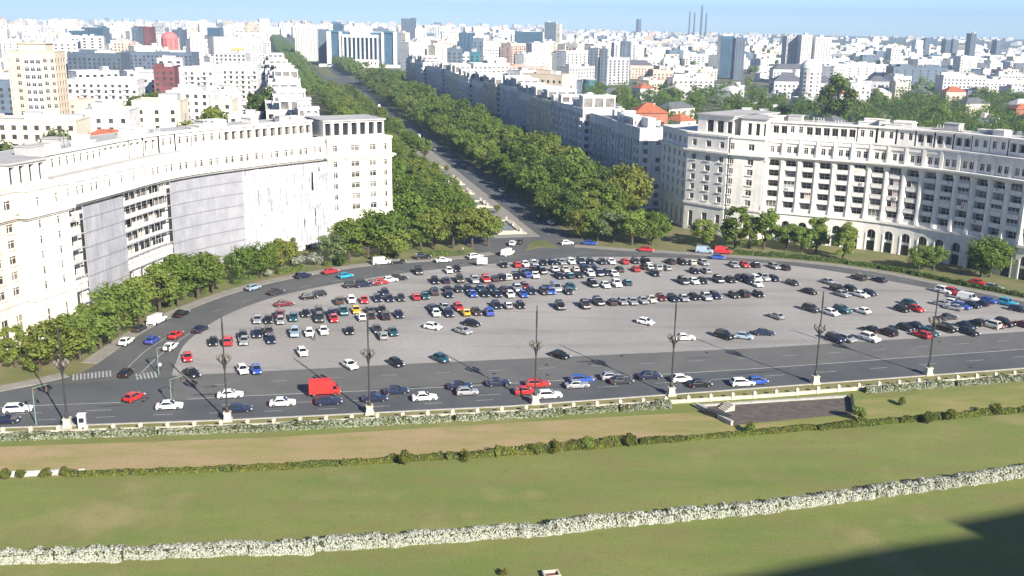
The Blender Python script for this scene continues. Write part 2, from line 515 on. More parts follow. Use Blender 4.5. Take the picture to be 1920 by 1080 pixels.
# pavements hugging the outer edge, raised on a kerb
def pavement(name, line, w0, w1):
    A = offset_line(line, w0); B = offset_line(line, w1)
    sheet(name, A + list(reversed(B)), 0.13, M_PAVE, 0.13)
pavement('pavement', [p for p in arc_outer if 175 < proj(p)[0] < 935], 0.0, 3.2)
pavement('right_pavement', [p for p in arc_outer if proj(p)[0] > 1062], 0.0, 3.0)
pavement('corner_pavement', smooth_line([G(-120, 762), G(0, 735), G(60, 723), G(130, 707)], 4), 0.0, 3.0)

# boulevard
def ts_sheet(name, t0, t1, s0, s1, z, m): return sheet(name, [TS(t0, s0), TS(t1, s0), TS(t1, s1), TS(t0, s1)], z, m)
ts_sheet('boulevard_strip', 15, 640, 17.5, 54, 0.018, M_COURT)
ts_sheet('boulevard_verge', 60, 640, -54, -17.5, 0.018, M_COURT)
ts_sheet('boulevard_road', -4, 3000, 8, 17.5, 0.028, M_ROAD)
ts_sheet('boulevard_carriageway', -4, 3000, -17.5, -8, 0.028, M_ROAD)
ts_sheet('median', 4, 640, -7.6, 7.6, 0.034, M_PAVE)
ts_sheet('boulevard_square', 660, 860, -17, 40, 0.033, M_ROAD2)
ts_sheet('boulevard_green', 640, 900, -60, -17.5, 0.018, M_COURT)
ts_sheet('far_median', 900, 3000, -8, 8, 0.02, M_COURT)
ts_sheet('junction', -22, 4, -16, 19, 0.039, M_ROAD2)
sheet('traffic_island', smooth_line([G(985, 470), G(1015, 464), G(1048, 466), G(1020, 452), G(995, 455), G(985, 470)], 4)[:-1], 0.14, M_COURT, 0.14)

# road paint
pm = MB()
def px_line(pts, w, z=0.047):
    L = smooth_line(gpts(pts), 6); ribbon(pm, L, -w / 2, w / 2, z)
def px_dashes(pts, w, dash, gap, z=0.047):
    L = smooth_line(gpts(pts), 6)
    for p, t in along(L, dash + gap):
        n = Vector((-t.y, t.x, 0)) * (w / 2); q = p + t * dash
        pm.quad((p - n).to_tuple()[:2] + (z,), (q - n).to_tuple()[:2] + (z,), (q + n).to_tuple()[:2] + (z,), (p + n).to_tuple()[:2] + (z,))
px_line([(350, 749), (480, 742), (837, 726), (1245, 702), (1440, 690), (1700, 671), (1990, 650)], 0.28)
px_line([(-60, 768), (62, 761), (225, 755)], 0.22)
px_dashes([(30, 776), (250, 767), (480, 757), (837, 745), (1245, 718), (1600, 694), (1980, 664)], 0.18, 4, 7)
px_dashes([(-40, 793), (300, 778), (640, 766), (1000, 745)], 0.16, 3, 6)
px_dashes([(400, 722), (640, 708), (900, 696), (1400, 672), (1960, 634)], 0.16, 3, 7)
px_line([(257, 707), (307, 660), (360, 622)], 0.2)
px_line([(240, 689), (275, 657), (330, 622)], 0.18)
px_dashes([(400, 585), (520, 549), (700, 516), (860, 497)], 0.15, 3, 6)
px_dashes([(1080, 474), (1300, 481), (1500, 496), (1700, 526), (1900, 571)], 0.15, 3, 6)
for a, b, n in (((136, 708), (212, 700), 11), ((255, 707), (297, 702), 6)):
    A = G(*a); B = G(*b); d = (B - A) / n; u = Vector((-d.y, d.x, 0)).normalized() * 1.7
    for k in range(n):
        p = A + d * k; q = p + d * 0.5
        pm.quad(*[(v.x, v.y, 0.047) for v in (p - u, q - u, q + u, p + u)])
for s in (11.2, 14.3):
    for k in range(60):
        t = 6 + k * 9
        a, b = TS(t, s - .08), TS(t + 4, s + .08)
        pm.quad(*[(v.x, v.y, 0.032) for v in (TS(t, s - .08), TS(t, s + .08), TS(t + 4, s + .08), TS(t + 4, s - .08))])
# faint bay marks and arrows inside the square
for px in range(1280, 1700, 60):
    p = G(px, 640); q = p + BB * 4
    pm.quad(*[(v.x, v.y, 0.047) for v in (p - BN * .07, p + BN * .07, q + BN * .07, q - BN * .07)])
tag(pm.build('road_markings', M_PAINT), kind='structure')

# tar patches and manhole covers on the front road
pt = MB(); mh = MB()
for k in range(30):
    px = rng.uniform(40, 1900); f = rng.random()
    yy = 728 + (622 - 728) * px / 1920 + (75 * f + 2) * (1 - 0.15 * px / 1920)
    p = G(px, yy)
    l, w = rng.uniform(1.5, 7), rng.uniform(.2, .5)
    t = Vector((0.978, 0.205, 0)); n = Vector((-0.205, 0.978, 0))
    if k < 14: pt.poly([(p + t * (l * math.cos(a) * rng.uniform(.7, 1)) + n * (w * math.sin(a) * rng.uniform(.7, 1))).to_tuple()[:2] + (0.0375,) for a in [j * math.pi / 5 for j in range(10)]])
    else: mh.poly([(p.x + .38 * math.cos(a), p.y + .38 * math.sin(a), 0.0415) for a in [j * math.pi / 6 for j in range(12)]])
tag(pt.build('tar_patches', mat('tar', (0.055, 0.057, 0.06), 0.8)), kind='structure')
tag(mh.build('manhole_covers', M_METAL), kind='structure')

# ------------------------------------------------------------------ the two crescents
Z_ARCH, Z_ORDER, Z_CORN, Z_ATT, Z_TOP = 8.5, 9.2, 25.0, 31.0, 35.4
FLOOR_H = 3.14
M_SHEET = mat('white_sheeting', (0.50, 0.50, 0.53), 0.75, var=0.28, scale=0.6)
M_NETF = None
def net_material():
    m = bpy.data.materials.new('grey_netting'); m.use_nodes = True
    N = m.node_tree.nodes; L = m.node_tree.links; b = N['Principled BSDF']; b.inputs['Roughness'].default_value = 0.9
    tc = N.new('ShaderNodeTexCoord'); sp = N.new('ShaderNodeSeparateXYZ'); L.new(tc.outputs['Object'], sp.inputs[0])
    w = N.new('ShaderNodeMath'); w.operation = 'MODULO'; w.inputs[1].default_value = 3.14; L.new(sp.outputs['Z'], w.inputs[0])
    r = N.new('ShaderNodeMapRange'); r.inputs['From Min'].default_value = 0.28; r.inputs['From Max'].default_value = 0.32
    L.new(w.outputs[0], r.inputs['Value'])
    g = N.new('ShaderNodeNewGeometry'); n = N.new('ShaderNodeTexNoise'); n.inputs['Scale'].default_value = 0.35; n.inputs['Detail'].default_value = 6
    L.new(g.outputs['Position'], n.inputs['Vector'])
    rr = N.new('ShaderNodeValToRGB'); rr.color_ramp.elements[0].position = .3; rr.color_ramp.elements[1].position = .7
    rr.color_ramp.elements[0].color = (0.25, 0.253, 0.28, 1); rr.color_ramp.elements[1].color = (0.325, 0.326, 0.352, 1)
    L.new(n.outputs['Fac'], rr.inputs['Fac'])
    x = N.new('ShaderNodeMix'); x.data_type = 'RGBA'; x.inputs[6].default_value = (0.19, 0.19, 0.212, 1)
    L.new(r.outputs[0], x.inputs[0]); L.new(rr.outputs[0], x.inputs[7]); L.new(x.outputs[2], b.inputs['Base Color'])
    return m
M_NET = net_material()

def resample(line, w):
    tot = sum((line[i + 1] - line[i]).length for i in range(len(line) - 1))
    n = max(1, round(tot / w)); step = tot / n
    pts = [p for p, t in along(line, step)]
    if len(pts) < n + 1: pts.append(line[-1])
    return pts[:n + 1]

def strip(pts, prof, name, m, parent, base):
    mb = MB(); rings = []
    offs = {}
    for y, z in prof:
        if y not in offs: offs[y] = offset_line(pts, y)
    k = len(prof)
    for i in range(len(pts)):
        for y, z in prof:
            p = offs[y][i] - base; mb.v.append((p.x, p.y, z))
    for i in range(len(pts) - 1):
        for j in range(k):
            j2 = (j + 1) % k
            mb.f.append((i * k + j, (i + 1) * k + j, (i + 1) * k + j2, i * k + j2)); mb.m.append(0)
    mb.f.append(tuple(range(k))); mb.m.append(0)
    mb.f.append(tuple((len(pts) - 1) * k + j for j in reversed(range(k)))); mb.m.append(0)
    return mb.build(name, m, parent)

def rect(y0, y1, z0, z1): return [(y0, z0), (y1, z0), (y1, z1), (y0, z1)]

_cache = {}
def cached(key, fn):
    if key not in _cache: _cache[key] = fn()
    return _cache[key]

def arch_wall_mesh(w, stone):
    mb = MB(); a, sp, top, dep, n = 1.28, 5.1, Z_ARCH, 0.75, 8
    mb.quad((-w / 2, 0, 0), (-a, 0, 0), (-a, 0, top), (-w / 2, 0, top)); mb.quad((a, 0, 0), (w / 2, 0, 0), (w / 2, 0, top), (a, 0, top))
    arc = [(-a, sp)] + [(-a * math.cos(math.pi * k / n), sp + a * math.sin(math.pi * k / n)) for k in range(1, n)] + [(a, sp)]
    for k in range(n):
        (x0, z0), (x1, z1) = arc[k], arc[k + 1]
        mb.quad((x0, 0, z0), (x1, 0, z1), (x1, 0, top), (x0, 0, top))
        mb.quad((x0, 0, z0), (x0, -dep, z0), (x1, -dep, z1), (x1, 0, z1))
    for s in (-a, a): mb.quad((s, 0, 0), (s, 0, sp), (s, -dep, sp), (s, -dep, 0))
    mb.box(-a - .35, -a, 0.0, 0.12, 0, sp + .25); mb.box(a, a + .35, 0.0, 0.12, 0, sp + .25)
    return mb.mesh('arch_wall', stone)
def arch_window_mesh(stone):
    mb = MB(); mb.box(-1.3, 1.3, -0.95, -0.8, 0, 6.6, 0); mb.box(-1.29, 1.29, -0.8, -0.5, 2.9, 3.7, 1); mb.box(-.06, .06, -.8, -.74, 3.7, 6.5, 1)
    return mb.mesh('arch_window', [M_GLASS, stone])
def balcony_mesh(hw, stone):
    mb = MB(); mb.box(-hw, hw, -1.7, -0.12, 0, 0.2); mb.box(-hw, hw, -0.28, -0.13, 0.2, 1.12); mb.box(-hw, hw, -0.34, -0.06, 1.12, 1.24)
    return mb.mesh('balcony', stone)
M_INFILL = [mat('infill_cream', (.62, .58, .50), .7), mat('infill_pink', (.56, .42, .37), .7), mat('infill_grey', (.36, .37, .39), .5), M_GLASSG]
def glazing_mesh(hw, v):
    mb = MB(); a, b = (-hw, hw) if v != 1 else (-hw, hw * .1)
    mb.box(a, b, -.27, -.2, 1.25, 2.1 + .25 * (v % 2), 0); mb.box(a, b, -.25, -.22, 2.1 + .25 * (v % 2), 2.93, 1)
    for k in range(4): x = a + (b - a) * k / 3; mb.box(x - .05, x + .05, -.2, -.16, 1.25, 2.93, 2)
    return mb.mesh('balcony_glazing', [M_INFILL[v], M_GLASSB, M_STONE])
def ac_mesh():
    mb = MB(); mb.box(-.42, .42, -.13, .2, 0, .6, 0); mb.tube((-.1, .2, .3), (-.1, .215, .3), .22, .22, 10, 1)
    return mb.mesh('air_conditioner', [M_STONE, M_METAL])
def window_mesh(w, h, glass, y=0.0):
    mb = MB(); mb.box(-w / 2, w / 2, y - .06, y, 0, h, 0, 'b'); mb.box(-w / 2, w / 2, y, y + .05, 0, .1, 1); mb.box(-.05, .05, y, y + .05, .1, h, 1)
    mb.box(-w / 2, w / 2, y, y + .045, h * .7, h * .7 + .08, 1)
    return mb.mesh('window', [glass, M_STONE])
def column_mesh(stone):
    mb = MB()
    mb.lathe([(1.28, Z_ORDER), (1.25, Z_ORDER + .7), (1.05, Z_ORDER + 1.9), (.95, Z_ORDER + 2.6), (.93, 23.6), (1.15, 24.3), (1.2, Z_CORN)], 10, 0, -0.75)
    return mb.mesh('column', stone)
def attic_mesh(w, stone):
    mb = MB(); h = Z_ATT - 26.1
    mb.holes((-w / 2, -0.9, 26.1), (1, 0, 0), (0, 1, 0), w, h, [(w / 2 - 1.55, w / 2 - .35, .75, 2.7), (w / 2 + .35, w / 2 + 1.55, .75, 2.7)], 0.35)
    return mb.mesh('attic_wall', stone)
def attic_frame_mesh(w, stone):
    mb = MB()
    mb.box(-w / 2 - .45, -w / 2 + .45, -.9, -.35, 26.1, Z_ATT - .02)
    mb.box(-w / 2 + .45, w / 2 - .45, -.9, -.5, Z_ATT - 1.15, Z_ATT - .03)
    return mb.mesh('attic_frame', stone)
def upper_mesh(kind, w, stone):
    h = Z_TOP - Z_ATT; mb = MB()
    if kind == 'loggia': hs = [(.35, w / 2 - .3, .25, h - .9), (w / 2 + .3, w - .35, .25, h - .9)]; d = 1.3
    else: hs = [(w / 4 - .55, w / 4 + .55, 1.5, 3.5), (3 * w / 4 - .55, 3 * w / 4 + .55, 1.5, 3.5)]; d = .35
    mb.holes((-w / 2, 0, Z_ATT), (1, 0, 0), (0, 1, 0), w, h, hs, d)
    if kind == 'loggia':
        for a, b, c, e in hs: mb.box(a - w / 2, b - w / 2, -.35, -.2, Z_ATT + .25, Z_ATT + 1.2)
    return mb.mesh('upper_wall', stone)
def upper_pane_mesh(kind, w, glass):
    mb = MB(); h = Z_TOP - Z_ATT
    if kind == 'loggia': mb.quad((-w / 4 + w / 4 * 0 - 1.2 + .0, 0, .2), (1.2 - w / 4 + w / 4 * 0, 0, .2), (1.2 - w / 4, 0, h - .8), (-w / 4 - 1.2, 0, h - .8))
    else: mb.quad((-.6, 0, 1.4), (.6, 0, 1.4), (.6, 0, 3.6), (-.6, 0, 3.6))
    return mb.mesh('window', glass)

def frame_of(a, b):
    mid = (a + b) / 2; t = (b - a).normalized(); n = Vector((-t.y, t.x, 0))
    return mid, t, n, math.atan2(t.y, t.x)

def flat_front(root, base, A, B, y_out, depth, stone, cols, side=None, floors=5, back=True, ztop=Z_ATT):
    """a pavilion: projecting block with columns of single windows, A->B runs right to left as seen from the square"""
    mid, t, n, rz = frame_of(A, B); W = (B - A).length
    loc = mid + n * y_out - base; loc.z = 0
    hs = []; panes = []
    for xc, ww in cols:
        hs.append((xc - ww / 2, xc + ww / 2, 1.2, 6.2)); panes.append((xc, ww, 1.2, 5.0))
        for f in range(floors):
            z0 = Z_ORDER + .9 + f * FLOOR_H; hs.append((xc - ww / 2, xc + ww / 2, z0, z0 + 1.75)); panes.append((xc, ww, z0, 1.75))
        hs.append((xc - ww / 2, xc + ww / 2, 27.1, 29.0)); panes.append((xc, ww, 27.1, 1.9))
    mb = MB()
    mb.holes((-W / 2, 0, 0), (1, 0, 0), (0, 1, 0), W, ztop, hs, 0.4)
    sides = {}
    for sgn in (-1, 1):
        x = sgn * W / 2
        if side == sgn:
            sh = []
            nw = int(depth / 4.2)
            for k in range(nw):
                yc = (k + .5) * depth / nw
                for z0, hh in [(1.2, 5.0)] + [(Z_ORDER + .9 + f * FLOOR_H, 1.75) for f in range(floors)] + [(27.1, 1.9)]:
                    sh.append((yc - .7, yc + .7, z0, z0 + hh))
            if sgn == 1: mb.holes((x, 0, 0), (0, -1, 0), (1, 0, 0), depth, ztop, sh, 0.4)
            else: mb.holes((x, -depth, 0), (0, 1, 0), (-1, 0, 0), depth, ztop, sh, 0.4)
            sides[sgn] = sh
        else:
            mb.quad((x, 0, 0), (x, -depth, 0), (x, -depth, ztop), (x, 0, ztop))
    mb.quad((-W / 2, -depth, 0), (W / 2, -depth, 0), (W / 2, -depth, ztop), (-W / 2, -depth, ztop))
    mb.quad((-W / 2, 0, ztop), (W / 2, 0, ztop), (W / 2, -depth, ztop), (-W / 2, -depth, ztop))
    p = mb.build('pavilion_wall', stone, root, loc, rz)
    for xc, ww, z0, hh in panes:
        gl = rng.choice([M_GLASS, M_GLASSB, M_GLASSB, M_GLASSG])
        me = cached(('pw', round(ww, 2), hh, gl.name), lambda: window_mesh(ww, hh, gl))
        obj('window', me, p, (xc - W / 2, -.4, z0))
        if hh < 1.8: obj('window_sill', cached(('sill', round(ww, 2)), lambda: (lambda q: (q.box(-ww / 2 - .2, ww / 2 + .2, .01, .28, -.2, -.03), q.mesh('window_sill', stone))[1])(MB())), p, (xc - W / 2, 0, z0))
    for sgn, sh in sides.items():
        for a, b, c, d in sh:
            gl = rng.choice([M_GLASS, M_GLASSB, M_GLASSG])
            me = cached(('pw', round(b - a, 2), round(d - c, 2), gl.name), lambda: window_mesh(b - a, d - c, gl))
            yc = (a + b) / 2
            if sgn == 1: obj('window', me, p, (W / 2 - .4, -yc, c), math.pi / 2 * -1)
            else: obj('window', me, p, (-W / 2 + .4, -depth + yc, c), math.pi / 2)
    for nm, z0, z1, o in (('string_course', Z_ARCH, Z_ORDER, .35), ('cornice', Z_CORN, Z_CORN + .45, .5), ('cornice', Z_CORN + .45, Z_CORN + 1.0, 1.0), ('parapet', ztop - .5, ztop + .05, .3)):
        q = MB()
        q.box(-W / 2 - o, W / 2 + o, 0.002, o, z0, z1); q.box(-W / 2 - o, -W / 2 - .002, -depth, 0.002, z0, z1); q.box(W / 2 + .002, W / 2 + o, -depth, 0.002, z0, z1)
        q.build(nm, stone, p)
    return p, mid + n * y_out, t, n, rz, W

def roof_clutter(root, base, pts, y0, y1, z, n):
    for k in range(n):
        i = rng.randrange(len(pts) - 1); a = pts[i].lerp(pts[i + 1], rng.random())
        t = (pts[i + 1] - pts[i]).normalized(); nn = Vector((-t.y, t.x, 0))
        p = a + nn * rng.uniform(y0, y1) - base
        mb = MB(); kind = rng.random(); w, d, h = rng.uniform(1, 3.2), rng.uniform(1, 2.5), rng.uniform(.8, 2.4)
        if kind < .6:
            mb.box(-w, w, -d, d, 0, h); mb.box(-w - .2, w + .2, -d - .2, d + .2, h, h + .18)
            mb.build('roof_hut', rng.choice([M_STONE, M_ROOF, M_STONE]), root, (p.x, p.y, z), math.atan2(t.y, t.x))
        elif kind < .85:
            for j in range(3): mb.tube((j * .8, 0, 0), (j * .8, 0, 1.3), .18, .18, 6)
            mb.box(-.4, 2.0, -.35, .35, 0, .5); mb.build('roof_vent', M_ROOF, root, (p.x, p.y, z), math.atan2(t.y, t.x))
        else:
            mb.tube((0, 0, 0), (0, 0, 4.2), .06, .04, 5); mb.tube((-.8, 0, 3.6), (.8, 0, 3.6), .04, .04, 4); mb.tube((-.5, 0, 3.0), (.5, 0, 3.0), .04, .04, 4)
            mb.build('antenna', M_METAL, root, (p.x, p.y, z))

def crescent(label, line, w, stone, zone_of, netname=None, upper_seq=None):
    pts = resample(line, w)
    w = (pts[1] - pts[0]).length
    base = pts[len(pts) // 2].copy(); base.z = 0
    root = empty('crescent_building', base)
    tag(root, label, 'building')
    D = 19.0
    strip(pts, rect(-2.0, -1.75, 0, Z_CORN), 'wall', stone, root, base)
    strip(pts, rect(-D, -D + .4, 0, Z_TOP), 'rear_wall', stone, root, base)
    strip(pts, rect(-D, -1.0, Z_ATT - .5, Z_ATT - .004), 'terrace', M_ROOF, root, base)
    strip(pts, rect(-D + .4, -6.9, Z_TOP - .5, Z_TOP - .01), 'roof', M_ROOF, root, base)
    strip(pts, rect(-2.0, 0.42, Z_ARCH + .003, Z_ORDER), 'string_course', stone, root, base)
    strip(pts, [(-2.0, Z_CORN), (.45, Z_CORN), (.8, Z_CORN + .4), (1.35, Z_CORN + .7), (1.35, Z_CORN + 1.1), (-2.0, Z_CORN + 1.1)], 'cornice', stone, root, base)
    strip(pts, rect(-1.3, -.3, Z_ATT, Z_ATT + .45), 'parapet', stone, root, base)
    strip(pts, rect(-7.6, -5.4, Z_TOP, Z_TOP + .45), 'eaves', stone, root, base)
    net = None
    for i in range(len(pts) - 1):
        mid, t, n, rz = frame_of(pts[i], pts[i + 1])
        px = proj(mid + Vector((0, 0, 15)))[0]
        zone = zone_of(px)
        loc = mid - base
        def put(nm, me, dy=0, dz=0, dx=0):
            p = loc + n * dy + t * dx; return obj(nm, me, root, (p.x, p.y, dz), rz)
        put('arch_wall', cached(('arch', round(w, 2), stone.name), lambda: arch_wall_mesh(w, stone)))
        put('arch_window', cached(('archw', stone.name), lambda: arch_window_mesh(stone)))
        put('attic_wall', cached(('attic', round(w, 2), stone.name), lambda: attic_mesh(w, stone)))
        put('attic_frame', cached(('atticf', round(w, 2), stone.name), lambda: attic_frame_mesh(w, stone)))
        for dx in (-.95, .95):
            gl = rng.choice([M_GLASS, M_GLASSB, M_GLASSG])
            put('window', cached(('aw', gl.name), lambda: window_mesh(1.2, 1.95, gl)), -1.25, 26.85, dx)
        kind = upper_seq(px)
        put('upper_wall', cached(('upw', kind, round(w, 2), stone.name), lambda: upper_mesh(kind, w, stone)), -6)
        gl = rng.choice([M_GLASS, M_GLASSB])
        for sg in (-1, 1):
            if kind == 'loggia': put('window', cached(('uwl', gl.name), lambda: window_mesh(2.3, 4.1, gl)), -7.3, Z_ATT + .2, sg * w / 4)
            else: put('window', cached(('uws', gl.name), lambda: window_mesh(1.15, 2.0, gl)), -6.36, Z_ATT + 1.5, sg * w / 4)
        if zone in ('column', 'exposed'):
            hw = w / 2 - .9 if zone == 'column' else w / 2 - .02
            for f in range(5):
                gl = rng.choice([M_GLASS, M_GLASS, M_GLASSB, M_GLASSG])
                z0 = Z_ORDER + f * FLOOR_H
                put('window', cached(('mw', round(hw, 2), gl.name), lambda: window_mesh(hw * 1.7, 2.2, gl)), -1.68, z0 + .45)
                put('balcony', cached(('bal', round(hw, 2), stone.name), lambda: balcony_mesh(hw, stone)), 0, z0 + .01)
                if rng.random() < .26:
                    v = rng.randrange(4)
                    put('balcony_glazing', cached(('glz', round(hw, 2), v), lambda: glazing_mesh(hw, v)), 0, z0 + .01)
                if rng.random() < .12:
                    put('air_conditioner', cached(('ac',), ac_mesh), -.02, z0 + .5, rng.uniform(-hw * .6, hw * .6))
        if zone == 'column':
            put('column', cached(('col', stone.name), lambda: column_mesh(stone)), 0, 0, -w / 2)
        if zone in ('net', 'sheet', 'exposed') and netname:
            if net is None:
                net = empty('scaffolding', base); tag(net, netname, 'scaffolding')
            def nput(nm, me, dy): 
                p = loc + n * dy; return obj(nm, me, net, (p.x, p.y, 0), rz)
            if zone == 'exposed':
                mb = MB()
                for sx in (-w / 2 + .05, 0):
                    mb.tube((sx, 0, 0), (sx, 0, 25), .06, .06, 5)
                for f in range(8): mb.box(-w / 2, w / 2, -.4, .2, 1.2 + f * 3.0, 1.27 + f * 3.0)
                nput('scaffold_frame', cached(('scf', round(w, 2)), lambda: mb.mesh('scaffold_frame', mat('scaffold_steel', (.42, .42, .43), .6))), 1.0)
            else:
                r2 = random.Random(i * 7 + 3); mb = MB(); nx = 26 if zone == 'sheet' else 8; nz = 9
                z0 = 1.0 if zone == 'net' else r2.uniform(.5, 2.5)
                ph = r2.uniform(0, 6); V = {}
                for a in range(nx + 1):
                    for c in range(nz + 1):
                        u = a / nx; x = -w / 2 + w * u
                        if zone == 'sheet': y = .5 * math.sin(u * 24 + ph + .6 * math.sin(c * .8 + ph)) * (1 - .4 * abs(math.sin(c * .9 + ph))) + .22 * math.sin(u * 51 + c * .5) + r2.uniform(-.1, .1)
                        else: y = .05 * math.sin(u * 6.3 + c) + r2.uniform(-.04, .04)
                        if a in (0, nx): y = 0
                        V[a, c] = len(mb.v); mb.v.append((x, y, z0 + (24.7 - z0) * c / nz))
                slit = set()
                if zone == 'sheet':
                    for a in range(nx):
                        if r2.random() < .13:
                            c0 = r2.randrange(nz); slit |= {(a, c) for c in range(c0, c0 + r2.randrange(2, 5))}
                for a in range(nx):
                    for c in range(nz):
                        if (a, c) in slit: continue
                        mb.f.append((V[a, c], V[a + 1, c], V[a + 1, c + 1], V[a, c + 1])); mb.m.append(0)
                nput('sheeting' if zone == 'sheet' else 'net_panel', mb.mesh('net', M_SHEET if zone == 'sheet' else M_NET), 1.05)
    roof_clutter(root, base, pts, -17, -9, Z_TOP, 26)
    return root, base, pts, w

def cl(px_list, z=25.6): return [G(x, y, z).xy.to_3d() for x, y in px_list]

# right crescent, from its right end to the boulevard corner
r_line = smooth_line(cl([(1962, 347), (1915, 341), (1840, 330), (1740, 317), (1640, 307), (1540, 300), (1436, 293)]), 8)
def up_right(px): return 'loggia' if (px < 1470 or 1490 < px < 1600 or 1690 < px < 1780 or px > 1860) else 'small'
R_root, R_base, R_pts, R_w = crescent('pale stone crescent building with tall columns and ground-floor arches on the right of the square', r_line, 5.1, M_STONE,
                                      lambda px: 'column', None, up_right)
obj('column', cached(('col', M_STONE.name), lambda: column_mesh(M_STONE)), R_root, (R_pts[-1] - R_base).to_tuple()[:2] + (0,))
# (continued)
# end block and corner pavilion beside the boulevard
A = R_pts[-1]; B = G(1376, 288, 25.6).xy.to_3d()
pB, *_ = flat_front(R_root, R_base, A, B, 1.6, 18, M_STONE, [(4.2, 1.9), (10.2, 1.3)])
A2 = G(1366, 288, 25.6).xy.to_3d(); B2 = G(1291, 279, 25.6).xy.to_3d()
tv = (B2 - A2).normalized()
pA, midA, tA, nA, rzA, WA = flat_front(R_root, R_base, A2, B2, 0.6, 30, M_STONE, [(2.2, 1.6), (7.2, 1.9), (12.5, 1.6)], side=1)
# wing along the boulevard, its long side in shade
pW, *_ = flat_front(R_root, R_base, B2 + BB * .5, B2 + BB * 22, 0.2, 14, M_STONE, [(2.2, 1.3), (6.2, 1.5), (10.4, 1.5), (14.8, 1.5), (19, 1.3)])
for (a, b, y, dd) in ((A, B, 1.6, 18), (A2, B2, .6, 30)):
    mid, t, n, rz = frame_of(a, b); W = (b - a).length; mb = MB()
    hs = [(k * W / 4 + .6, (k + 1) * W / 4 - .6, .4, 4.0) for k in range(4)]
    mb.holes((-W / 2 + 1, 0, Z_ATT), (1, 0, 0), (0, 1, 0), W - 2, Z_TOP - Z_ATT + 1, [(max(.3, h[0] - 1), h[1] - 1, h[2], h[3]) for h in hs if h[1] - 1 < W - 2.2], 1.0)
    mb.quad((-W / 2 + 1, 0, Z_ATT), (-W / 2 + 1, -dd + 5, Z_ATT), (-W / 2 + 1, -dd + 5, Z_TOP + 1), (-W / 2 + 1, 0, Z_TOP + 1))
    mb.quad((W / 2 - 1, 0, Z_ATT), (W / 2 - 1, -dd + 5, Z_ATT), (W / 2 - 1, -dd + 5, Z_TOP + 1), (W / 2 - 1, 0, Z_TOP + 1))
    mb.quad((-W / 2 + 1, -dd + 5, Z_ATT), (W / 2 - 1, -dd + 5, Z_ATT), (W / 2 - 1, -dd + 5, Z_TOP + 1), (-W / 2 + 1, -dd + 5, Z_TOP + 1))
    p = mid + n * (y - 3.5) - R_base
    u = mb.build('penthouse', M_STONE, R_root, (p.x, p.y, 0), rz)
    q = MB(); q.box(-W / 2 + 1.2, W / 2 - 1.2, -1.15, -1.05, Z_ATT + .2, Z_TOP - .6); q.build('window', M_GLASS, u)
    q = MB(); q.box(-W / 2 + .4, W / 2 - .4, -dd + 4.5, .6, Z_TOP + 1, Z_TOP + 1.4); q.build('roof', M_ROOF, u)

# left crescent, from the boulevard corner to its left end
l_line = smooth_line(cl([(612, 298), (475, 314), (325, 336), (200, 369), (118, 391)], 25.2), 8)
def zone_left(px):
    if px > 455: return 'sheet'
    if px > 326: return 'net'
    if px > 228: return 'exposed'
    if px > 166: return 'net'
    return 'exposed'
def up_left(px): return 'loggia' if (px < 165 or 245 < px < 330 or px > 440) else 'small'
L_root, L_base, L_pts, L_w = crescent('pale stone crescent building on the left of the square, its facade wrapped for repair', l_line, 5.0, M_STONE, zone_left,
                                      'scaffolding with grey netting and white sheeting over the left crescent facade', up_left)
A = G(731, 291, 25.2).xy.to_3d(); B = L_pts[0]
pL, *_ = flat_front(L_root, L_base, A, B, 1.2, 19, M_CREAM, [(2.0, .9), (6.0, 1.9), (11.5, 2.5), (17.6, 1.2)])
A2 = L_pts[-1]; B2 = G(40, 410, 25.2).xy.to_3d()
pL2, *_ = flat_front(L_root, L_base, A2, B2, 1.4, 19, M_CREAM, [(3.2, 1.1), (8.5, 1.1)])
A3 = B2; B3 = G(-190, 470, 25.2).xy.to_3d()
pL3, *_ = flat_front(L_root, L_base, A3, B3, -.8, 19, M_PEACH, [(2.4, 2.0), (6.5, 2.0), (10.6, 2.0), (14.7, 2.0), (18.8, 2.0), (23, 2.0)])
for (a, b, y) in ((A, B, 1.2), (A2, B2, 1.4), (A3, B3, -.8)):
    mid, t, n, rz = frame_of(a, b); W = (b - a).length; mb = MB(); nk = max(2, int(W / 2.6))
    hs = [(k * (W - 1) / nk + .45, (k + 1) * (W - 1) / nk - .45, .3, 3.9) for k in range(nk)]
    dd = 14
    mb.holes((-W / 2 + .5, 0, Z_ATT), (1, 0, 0), (0, 1, 0), W - 1, Z_TOP - Z_ATT, hs, 1.2)
    for sx in (-W / 2 + .5, W / 2 - .5): mb.quad((sx, 0, Z_ATT), (sx, -dd, Z_ATT), (sx, -dd, Z_TOP), (sx, 0, Z_TOP))
    mb.quad((-W / 2 + .5, -dd, Z_ATT), (W / 2 - .5, -dd, Z_ATT), (W / 2 - .5, -dd, Z_TOP), (-W / 2 + .5, -dd, Z_TOP))
    p = mid + n * (y - 4) - L_base
    u = mb.build('penthouse', M_STONE, L_root, (p.x, p.y, 0), rz)
    q = MB(); q.box(-W / 2 + .7, W / 2 - .7, -1.5, -1.3, Z_ATT + .2, Z_TOP - .6); q.build('window', M_GLASS, u)
    q = MB(); q.box(-W / 2 + .1, W / 2 - .1, -dd - .3, .6, Z_TOP, Z_TOP + .4); q.build('roof', M_ROOF, u)

